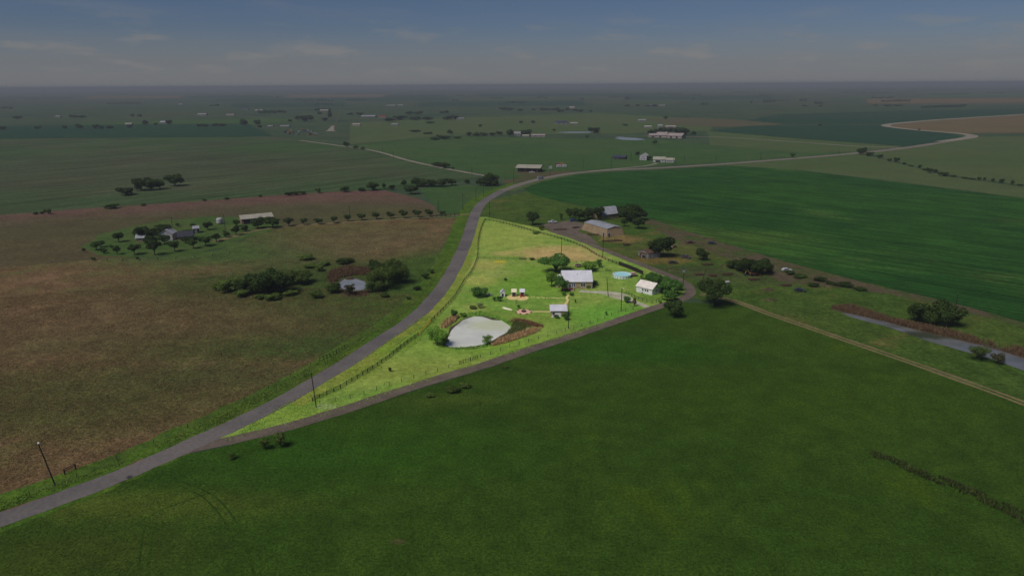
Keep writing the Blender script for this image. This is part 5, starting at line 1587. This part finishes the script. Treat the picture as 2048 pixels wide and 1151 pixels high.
fence('gate_panel', 'dark pipe gate in the inner cross fence', [(1040, 519.5), (1052, 519.7)], 1.2, 1.5, .12, (.3, .65, 1.0, 1.35), BLACK, rh=.1)
fence('wire_fence', 'low wire fence between play huts and pond', [(990, 603.5), (1020, 605.5), (1054, 607.5)], 4.5, 1.1, .11, (), BLACK, wires=3)
fence('wire_fence', 'low wire fence from the broad shrub to the road fence', [(922, 583), (945, 584.5), (975, 586.5)], 4.0, 1.1, .11, (), BLACK, wires=3)
fence('wire_fence', 'back yard wire fence between tree and pool', [(1140, 524), (1165, 526), (1190, 532), (1210, 541), (1222, 544)], 3.0, 1.3, .12, (1.1,), BLACK, rh=.08, wires=1)
fence('gate_panel', 'wooden gate panel right of the back yard shrub', [(1214, 543), (1222, 544)], .8, 1.4, .12, (.3, .7, 1.1), BLACK, rh=.1)
fence('wire_fence', 'pasture wire fence along the left road verge', [(60, 990), (140, 962), (290, 895), (430, 832), (560, 765), (640, 722), (700, 690), (780, 630), (838, 575), (872, 525), (890, 480), (905, 440)], 9.0, 1.2, .10, (), POLE, wires=2)
fence('post_row', 'cluster of closely set old fence posts by the pasture', [(640, 722.5), (664, 711), (690, 697)], 1.6, 1.4, .16, (1.1,), POLE, rh=.1)
fence('rail_panel', 'short black rail panel beside the leaning utility pole', [(130, 948.5), (152, 938)], 2.6, 1.5, .22, (.9, 1.3), BLACK, rh=.14)
fence('pipe_gate', 'pipe gate and corner posts at the farm drive entrance', [(873, 434), (890, 433), (908, 432), (918, 431)], 3.2, 2.0, .3, (.5, 1.0, 1.5), BLACK, rh=.14)
fence('wire_fence', 'far wire fence along the front of the farm lawn', [(185, 520), (235, 522), (300, 521), (380, 517), (460, 508)], 9, 1.5, .22, (), POLE, wires=1)


# ------------------------------------------------------------------ utility poles
INS = mat('glass_insulator', S(150, 156, 160), None, 3, .3)
TRAFO = mat('transformer_grey', S(150, 154, 156), None, 2, .5)


def utility_pole(label, bx, by, ty, tx=None, arm=1, trafo=False, lamp=False, group=None):
    p = G(bx, by)
    k = mpp(bx, by)
    h = max((by - ty) * k * 1.06, 4.5)
    root = thing('utility_pole', label, 'pole', (p.x, p.y, 0), 0.5, group)
    if tx is not None:
        root.rotation_euler = (0, math.atan(((tx - bx) * k) / h), 0)
    far = k > .42
    r0 = .16 if not far else .22
    MB().tube([(0, 0, -.3), (0, 0, h)], [r0, r0 * .72], 8).build('shaft', POLE, root)
    if arm:
        MB().box(-1.2, 1.2, -.07, .07, h - .75, h - .6).build('crossarm', POLE, root)
        im = MB().tube([(0, 0, 0), (0, 0, .22)], [.07, .05], 6).mesh('insulator', INS)
        for x in (-1.1, -.5, .5, 1.1):
            link('insulator', im, root, (x, 0, h - .6))
    else:
        MB().tube([(0, 0, h), (0, 0, h + .28)], [.06, .05], 6).build('insulator', INS, root)
    if trafo:
        MB().tube([(.38, 0, h - 2.2), (.38, 0, h - 1.0)], [.3, .3], 10).build('transformer', TRAFO, root)
        MB().tube([(-.38, 0, h - 2.1), (-.38, 0, h - 1.1)], [.26, .26], 10).build('transformer', TRAFO, root)
    if lamp:
        MB().tube([(0, 0, h - .2), (.5, -.4, h + .1)], .05, 5).build('lamp_arm', GREYM, root)
        MB().tube([(.5, -.4, h - .05), (.5, -.4, h + .2)], [.28, .15], 8).build('lamp_head', WHITE, root)
    return root


utility_pole('dark utility pole leaning left beside the road and rail panel', 111, 971, 878, 95, 0, lamp=True)
utility_pole('dark utility pole at the narrow tip of the lawn', 632.5, 814, 743, 629, 0)
utility_pole('tall dark pole in the lawn right of the cabana', 1137, 657, 601, None, 0)
utility_pole('pole with white yard lamp beside the driveway', 1242, 622, 577, None, 0, lamp=True)
utility_pole('slightly leaning pole at the driveway turnaround', 1216.5, 592, 556, 1212.5, 0)
utility_pole('pole standing in the dry pasture behind the house', 1123, 512, 477, None, 0)
utility_pole('pole on the lane fence line near the pasture corner', 1205.5, 514, 469, None, 0)
utility_pole('pole with crossarm and twin transformers at the lane bend', 1366, 569, 536, None, 1, True)
utility_pole('slim pole leaning right beyond the lane bend', 1404, 565, 536, 1410, 0)
utility_pole('pole on the grass beside the road curve at the pasture corner', 979, 434, 403, None, 0)
utility_pole('short post by the ditch bank trees', 1912, 609, 598, None, 0)
utility_pole('pole between the farmhouse trees and the fallow field', 345, 453, 434, None, 1)
utility_pole('pole by the long tan shed', 451, 460, 430, None, 1)
utility_pole('pole behind the middle of the drive tree row', 700, 431, 411, None, 0)
utility_pole('pole near the farm drive gate', 877, 425, 401, None, 1)
for i, (bx, by, ty) in enumerate([(926, 419, 388), (952, 401, 375), (967, 393, 370), (983.5, 379, 359)]):
    utility_pole(ORD[i] + ' pole from the farm drive in the line beside the road', bx, by, ty, None, 1, group='pole line above the farm drive')
utility_pole('pole standing between pole barn and road', 1027.5, 368, 341, None, 0)
utility_pole('pole right of the pole barn by the white tank', 1100, 351, 327, None, 1)
for i, (bx, by, ty) in enumerate([(944, 351, 334), (890, 336, 322), (787, 316, 304), (765, 303, 292)]):
    utility_pole(ORD[i] + ' pole along the narrow side road, counted from the road fork', bx, by, ty, None, 0, group='poles along the side road')
for i, (bx, by, ty) in enumerate([(1166, 338, 321), (1222, 338.5, 313.5), (1262, 322, 305), (1346, 330, 313.5), (1368, 324, 312), (1432, 323, 312), (1521, 319.5, 305), (1677, 307, 298), (1740, 303, 293)]):
    utility_pole(ORD[i] + ' pole along the straight highway, counted from the pole barn', bx, by, ty, None, 0, group='poles along the highway')


# ------------------------------------------------------------------ vehicles and yard things
PAINT = {}


def paint(name, c):
    if name not in PAINT:
        PAINT[name] = mat('paint_' + name, S(*c), None, 1.0, .35, spec=.5)
    return PAINT[name]


PROFILE = {
    'pickup': (5.6, 1.9, [(0, .45), (5.6, .45), (5.6, .95), (4.2, 1.08), (3.55, 1.8), (2.1, 1.85), (1.95, 1.15), (0, 1.15)]),
    'suv': (4.9, 1.9, [(0, .4), (4.9, .4), (4.9, .95), (3.8, 1.1), (3.15, 1.75), (.35, 1.8), (0, 1.1)]),
    'car': (4.6, 1.75, [(0, .35), (4.6, .35), (4.6, .8), (3.5, .92), (2.7, 1.42), (1.0, 1.42), (.3, .95), (0, .9)]),
    'van': (6.2, 2.2, [(0, .45), (6.2, .45), (6.2, 1.2), (5.4, 1.5), (4.9, 2.6), (0, 2.7)]),
}
WHEEL = MB().tube([(0, -.13, 0), (0, .13, 0)], .37, 12).mesh('wheel', TYRE)
HUB = MB().tube([(0, -.14, 0), (0, .14, 0)], .2, 8).mesh('rim', GREYM)


def vehicle(kind, px, py, rz, c, label, name=None, group=None):
    L, W, prof = PROFILE[kind]
    p = G(px, py)
    root = thing(name or {'pickup': 'pickup_truck', 'suv': 'sport_utility_car', 'car': 'parked_car', 'van': 'box_van'}[kind], label, {'pickup': 'truck', 'suv': 'car', 'car': 'car', 'van': 'van'}[kind], (p.x, p.y, .08), rz, group)
    b = MB().prism([(x - L / 2, z) for x, z in prof], -W / 2, W / 2)
    b.build('body', paint(*c), root)
    # glass along the cabin
    if kind == 'pickup':
        g = [(3.5, 1.2), (3.42, 1.7), (2.25, 1.74), (2.15, 1.2)]
        ws = [(4.05, 1.12), (3.6, 1.72)]
    elif kind == 'suv':
        g = [(3.6, 1.15), (3.05, 1.65), (.5, 1.7), (.3, 1.15)]
        ws = [(3.72, 1.15), (3.22, 1.68)]
    elif kind == 'car':
        g = [(3.25, .95), (2.65, 1.34), (1.05, 1.34), (.6, .97)]
        ws = [(3.4, .97), (2.76, 1.38)]
    else:
        g = [(5.3, 1.5), (5.0, 2.3), (4.2, 2.3), (4.2, 1.5)]
        ws = [(5.35, 1.58), (4.96, 2.45)]
    for s in (-1, 1):
        MB().prism([(x - L / 2, z) for x, z in g], s * (W / 2 + .012) - .01, s * (W / 2 + .012) + .01).build('side_window', GLASS, root)
    (xa, za), (xb, zb) = ws
    wsb = MB()
    wsb.quad((xa - L / 2 + .03, -W * .42, za), (xa - L / 2 + .03, W * .42, za), (xb - L / 2 + .03, W * .4, zb), (xb - L / 2 + .03, -W * .4, zb))
    wsb.build('windscreen', GLASS, root)
    for x in (L * .19, L * .8):
        for s in (-1, 1):
            w_ = link('wheel', WHEEL, root, (x - L / 2, s * (W / 2 - .1), .37))
            link('rim', HUB, w_)
    for s in (-1, 1):
        MB().box(L / 2 - .02, L / 2 + .03, s * W * .36 - .14, s * W * .36 + .14, .65, .82).build('headlight', WHITE, root)
    return root


W_, B_, R_, D_, T_, GY = ('white', (176, 176, 180)), ('blue', (60, 72, 104)), ('red', (120, 48, 44)), ('dark', (42, 42, 50)), ('tan', (134, 116, 90)), ('silver', (128, 130, 138))
vehicle('pickup', 1105, 446, .15, W_, 'white pickup truck parked on the grass above the farm yard')
vehicle('suv', 1147, 443, .3, B_, 'blue grey car parked at the farm yard edge below the trees')
vehicle('pickup', 1064, 346, .05, W_, 'white pickup truck in front of the pole barn')
vehicle('suv', 1071, 343.5, .1, D_, 'dark car tucked under the pole barn roof')
vehicle('van', 1081, 358.5, .5, GY, 'grey van pulling out at the road fork')
vehicle('car', 1372, 516, -.6, ('purple', (74, 62, 70)), 'old dark car rusting in the junk yard by the tin shed')
vehicle('car', 1424, 488, -.3, D_, 'dark wrecked car at the edge of the dirt strip')
vehicle('car', 1381, 486.5, .2, ('rustcar', (80, 56, 48)), 'rusty wrecked car below the crop edge')
vehicle('car', 1346, 527, .1, ('brown', (66, 58, 50)), 'brown wrecked car sunk in weeds before the tin shed')
vehicle('car', 1573, 542, 0, W_, 'pale car body on the bare ground near the brambles')
vehicle('car', 1600, 583, -.35, D_, 'black car standing alone on the right pasture', )
vehicle('car', 1347, 495, .8, T_, 'tan wrecked car right of the leaning tree')

# recreational trailers and white tank by the pole barn
for x, lab, c in ((1117, 'white travel trailer, left one of the pair beyond the pole barn', WHITEO), (1128, 'white travel trailer, right one of the pair beyond the pole barn', WHITEO)):
    p = G(x, 335)
    t = thing('travel_trailer', lab, 'trailer', (p.x, p.y, .1), -.1)
    MB().prism([(-2.4, .6), (2.4, .6), (2.7, 1.2), (2.5, 3.0), (-2.4, 3.0)], -1.2, 1.2).build('body', c, t)
    for wx in (-1.5, .1, 1.4):
        MB().box(wx - .3, wx + .3, -1.23, -1.19, 1.5, 2.2).build('window', GLASS, t)
    MB().box(.6, 1.1, -1.24, -1.19, .7, 2.5).build('door', GREYM, t)
    for s in (-1, 1):
        link('wheel', WHEEL, t, (0, s * 1.1, .37))
    MB().bar((2.5, 0, .6), (4.0, 0, .5), .12).build('drawbar', BLACK, t)
p = G(1119, 331)
t = thing('hay_wagon', 'red and orange hay wagon behind the travel trailers', 'wagon', (p.x, p.y, .1), .1)
MB().box(-5, 5, -1.2, 1.2, .8, 1.0).build('deck', RUST, t)
MB().box(-4.6, 0, -1.1, 1.1, 1.0, 2.4).build('load', paint(*R_), t)
MB().box(.1, 4.6, -1.1, 1.1, 1.0, 2.9).build('load', mat('orange_bales', S(150, 104, 56), S(128, 90, 52), 2, .9), t)
for x in (-3.6, 3.6):
    for s in (-1, 1):
        link('wheel', WHEEL, t, (x, s * 1.1, .42))
p = G(1101, 340)
t = thing('water_tank', 'white square water tank on legs by the road pole', 'tank', (p.x, p.y, .1))
MB().prism([(-1.5, 1.2), (1.5, 1.2), (1.6, 3.0), (1.2, 3.9), (-1.2, 3.9), (-1.6, 3.0)], -1.5, 1.5).build('body', WHITEO, t)
for x in (-1.2, 1.1):
    for y in (-1.2, 1.1):
        MB().box(x, x + .15, y, y + .15, 0, 1.2).build('leg', GREYM, t)
MB().tube([(0, -1.55, 1.9), (0, -1.5, 2.3)], .25, 8).build('outlet', DARK, t)
p = G(440, 447.5)
t = thing('gas_tank', 'white domed tank beside the pole on the farm lawn', 'tank', (p.x, p.y, .1))
q = MB()
q.lathe([(1.9, .4), (2.0, .7), (2.0, 3.0), (1.5, 3.7), (.3, 3.95)], 16)
q.build('body', WHITEO, t)
for k in range(4):
    MB().box(-.12, .12, -.12, .12, 0, .5).build('leg', GREYM, t).location = (1.4 * math.cos(k * 1.57), 1.4 * math.sin(k * 1.57), 0)

# orange digger
OR = mat('orange_machine_paint', S(150, 86, 44), S(124, 72, 40), 1.5, .6)
YL = mat('yellow_machine_paint', S(150, 122, 60), None, 1.5, .6)
p = G(1504, 551)
t = thing('backhoe_digger', 'orange backhoe digger before the thicket', 'digger', (p.x, p.y, .05), .15)
MB().prism([(-1.2, .7), (2.2, .7), (2.3, 1.3), (.6, 1.5), (-1.2, 1.4)], -.7, .7).build('body', OR, t)
MB().box(-.9, .5, -.65, .65, 1.5, 2.6).build('cabin', GLASS, t)
MB().box(-1.0, .6, -.75, .75, 2.6, 2.72).build('cabin_roof', YL, t)
ar = MB()
ar.bar((-1.2, 0, 1.2), (-2.6, 0, 3.0), .28)
ar.bar((-2.6, 0, 3.0), (-3.6, 0, 1.2), .22)
ar.build('boom', YL, t)
MB().prism([(-4.0, .5), (-3.3, .5), (-3.4, 1.2), (-3.8, 1.1)], -.4, .4).build('rear_bucket', DARK, t)
MB().bar((2.0, -.6, .9), (3.4, -.6, .5), .16).build('loader_arm', OR, t)
MB().bar((2.0, .6, .9), (3.4, .6, .5), .16).build('loader_arm', OR, t)
MB().prism([(3.2, .15), (4.0, .15), (3.7, .9), (3.3, .9)], -1.0, 1.0).build('loader_bucket', OR, t)
for x, sc in ((-.6, 1.9), (1.6, 1.2)):
    for s in (-1, 1):
        link('wheel', WHEEL, t, (x, s * .9, .37 * sc), None, (sc, sc, sc))
# round bale feeder / white bin, implements, brush piles
p = G(1454.5, 567)
t = thing('propane_tank', 'white and rust tank lying beside the big oak', 'tank', (p.x, p.y, .05), .2)
MB().tube([(-1.0, 0, .75), (-.8, 0, .75), (.8, 0, .75), (1.0, 0, .75)], [.3, .55, .55, .3], 12).build('body', WHITEO, t)
for x in (-.6, .5):
    MB().box(x, x + .12, -.4, .4, 0, .4).build('saddle', RUST, t)


def implement(px, py, rz, label, L=4.0):
    p = G(px, py)
    t = thing('farm_implement', label, 'implement', (p.x, p.y, .05), rz)
    MB().bar((-L / 2, 0, .7), (L / 2, 0, .7), .18).build('frame', RUST, t)
    for s in (-1, 1):
        MB().bar((-L / 2, s * .9, .6), (L / 2, s * .9, .6), .14).build('beam', RUST, t)
    dm = MB().tube([(0, -.04, 0), (0, .04, 0)], .42, 10).mesh('disc', RUST)
    for k in range(6):
        x = -L / 2 + L * k / 5
        link('disc', dm, t, (x, -.9, .42), .4)
        link('disc', dm, t, (x, .9, .42), -.4)
    for k in range(3):
        x = -L / 2 + L * (k + .5) / 3
        MB().bar((x, -.95, .66), (x, .95, .66), .12).build('cross_bar', RUST, t)
    MB().bar((L / 2, 0, .7), (L / 2 + 1.6, 0, .5), .14).build('drawbar', RUST, t)
    return t


for x, y, a, lab, L in [(1218, 483, .2, 'rusty long implement before the barn gable', 7), (1236, 482, -.3, 'rusty harrow at the right barn corner', 4), (1186, 470, -.35, 'rusty implement against the long barn wall', 6),
                        (1120, 460, .1, 'row of rusty discs in the gravel yard', 7), (1152, 456, .6, 'dark harrow at the left end of the barn', 4), (1288, 514, 0, 'rusty implement beside the lean-to', 4),
                        (1415, 530, .1, 'rusty harrow in the weeds below the round yard tree', 5), (1455, 550, .4, 'old rake on the grass left of the digger', 4), (1508, 560, .2, 'dark plough lying before the digger', 4),
                        (1572, 572, .3, 'rusty implement on the pasture near the black car', 4), (1253, 490, .2, 'pale rusty scrap frame right of the barn', 3), (1425, 552, 0, 'low rusty frame on the pasture beyond the lane', 3), (1398, 550, 0, 'short rusty frame near the leaning slim pole', 3),
                        (848, 438, .1, 'rusty trailer frame by the farm drive', 6)]:
    implement(x, y, a, lab, L)


def brush_pile(px, py, wpx, label, seed):
    r = random.Random(seed)
    p = G(px, py)
    k = mpp(px, py) * wpx
    t = thing('brush_pile', label, 'brush pile', (p.x, p.y, .03))
    b = MB()
    for i in range(70):
        a, q = r.uniform(0, 6.28), r.uniform(0, .5) * k
        z = (.5 - q / k) * 1.6
        d = Vector((r.gauss(0, 1), r.gauss(0, 1), r.gauss(0, .25))).normalized() * r.uniform(.6, 1.4)
        c = Vector((q * math.cos(a), q * math.sin(a) * .6, max(.1, z * r.uniform(.3, 1))))
        b.tube([c - d, c + d], [.07, .03], 4)
    o = b.build('sticks', BRUSH, t)
    o['kind'] = 'stuff'
    q = MB()
    q.lathe([(k * .42, 0), (k * .3, .35), (k * .1, .6)], 12)
    q.build('earth_core', M_dirt, t)


BRUSH = mat('dead_branches', S(96, 74, 60), S(70, 56, 46), 2, .95)
for i, (x, y, w, lab) in enumerate([(1610, 560, 40, 'wide brush pile on the bare ground above the right pasture'), (1660, 573, 30, 'brush pile among the brambles on the dirt strip'), (1368, 488, 24, 'brush pile left of the wrecked cars'),
                                    (1452, 532, 20, 'brush pile in front of the thicket'), (1345, 540, 26, 'dark brush pile on bare earth before the shed'), (1420, 478, 26, 'brush pile at the crop edge by the wrecked car'), (700, 558, 16, 'dead branches on the stock pond shore'), (1535, 580, 26, 'low brush pile on the right pasture'), (1540, 600, 24, 'flattened weed pile on the right pasture')]):
    brush_pile(x, y, w, lab, i + 40)

# scrap yard beyond the green field
sy = random.Random(9)
cols = [W_, B_, R_, D_, T_, GY, ('pinkish', (150, 112, 96)), ('orange', (150, 92, 56))]
for i in range(34):
    x = sy.uniform(570, 634)
    y = 259 + (x - 570) * .055 + sy.uniform(0, 9.5)
    kd = sy.choice(['car', 'van', 'pickup', 'van'])
    cn_ = cols[i % 8][0]
    vehicle(kd, x, y, sy.uniform(0, 3.1), cols[i % 8], f'{cn_} {kd if kd != "pickup" else "pickup truck"} parked in the crowded far scrap yard', 'scrap_vehicle', 'vehicles in the far scrap yard')
# small marks in the meadow and verge
p = G(258, 953)
L_pothole = F_('tar_patch', [(252, 955), (258, 950.5), (266, 951), (263, 956), (256, 958)], .105, mat('fresh_tar', S(56, 54, 58), None, 2, .8), 'dark tar patch on the road edge', jit=.1)
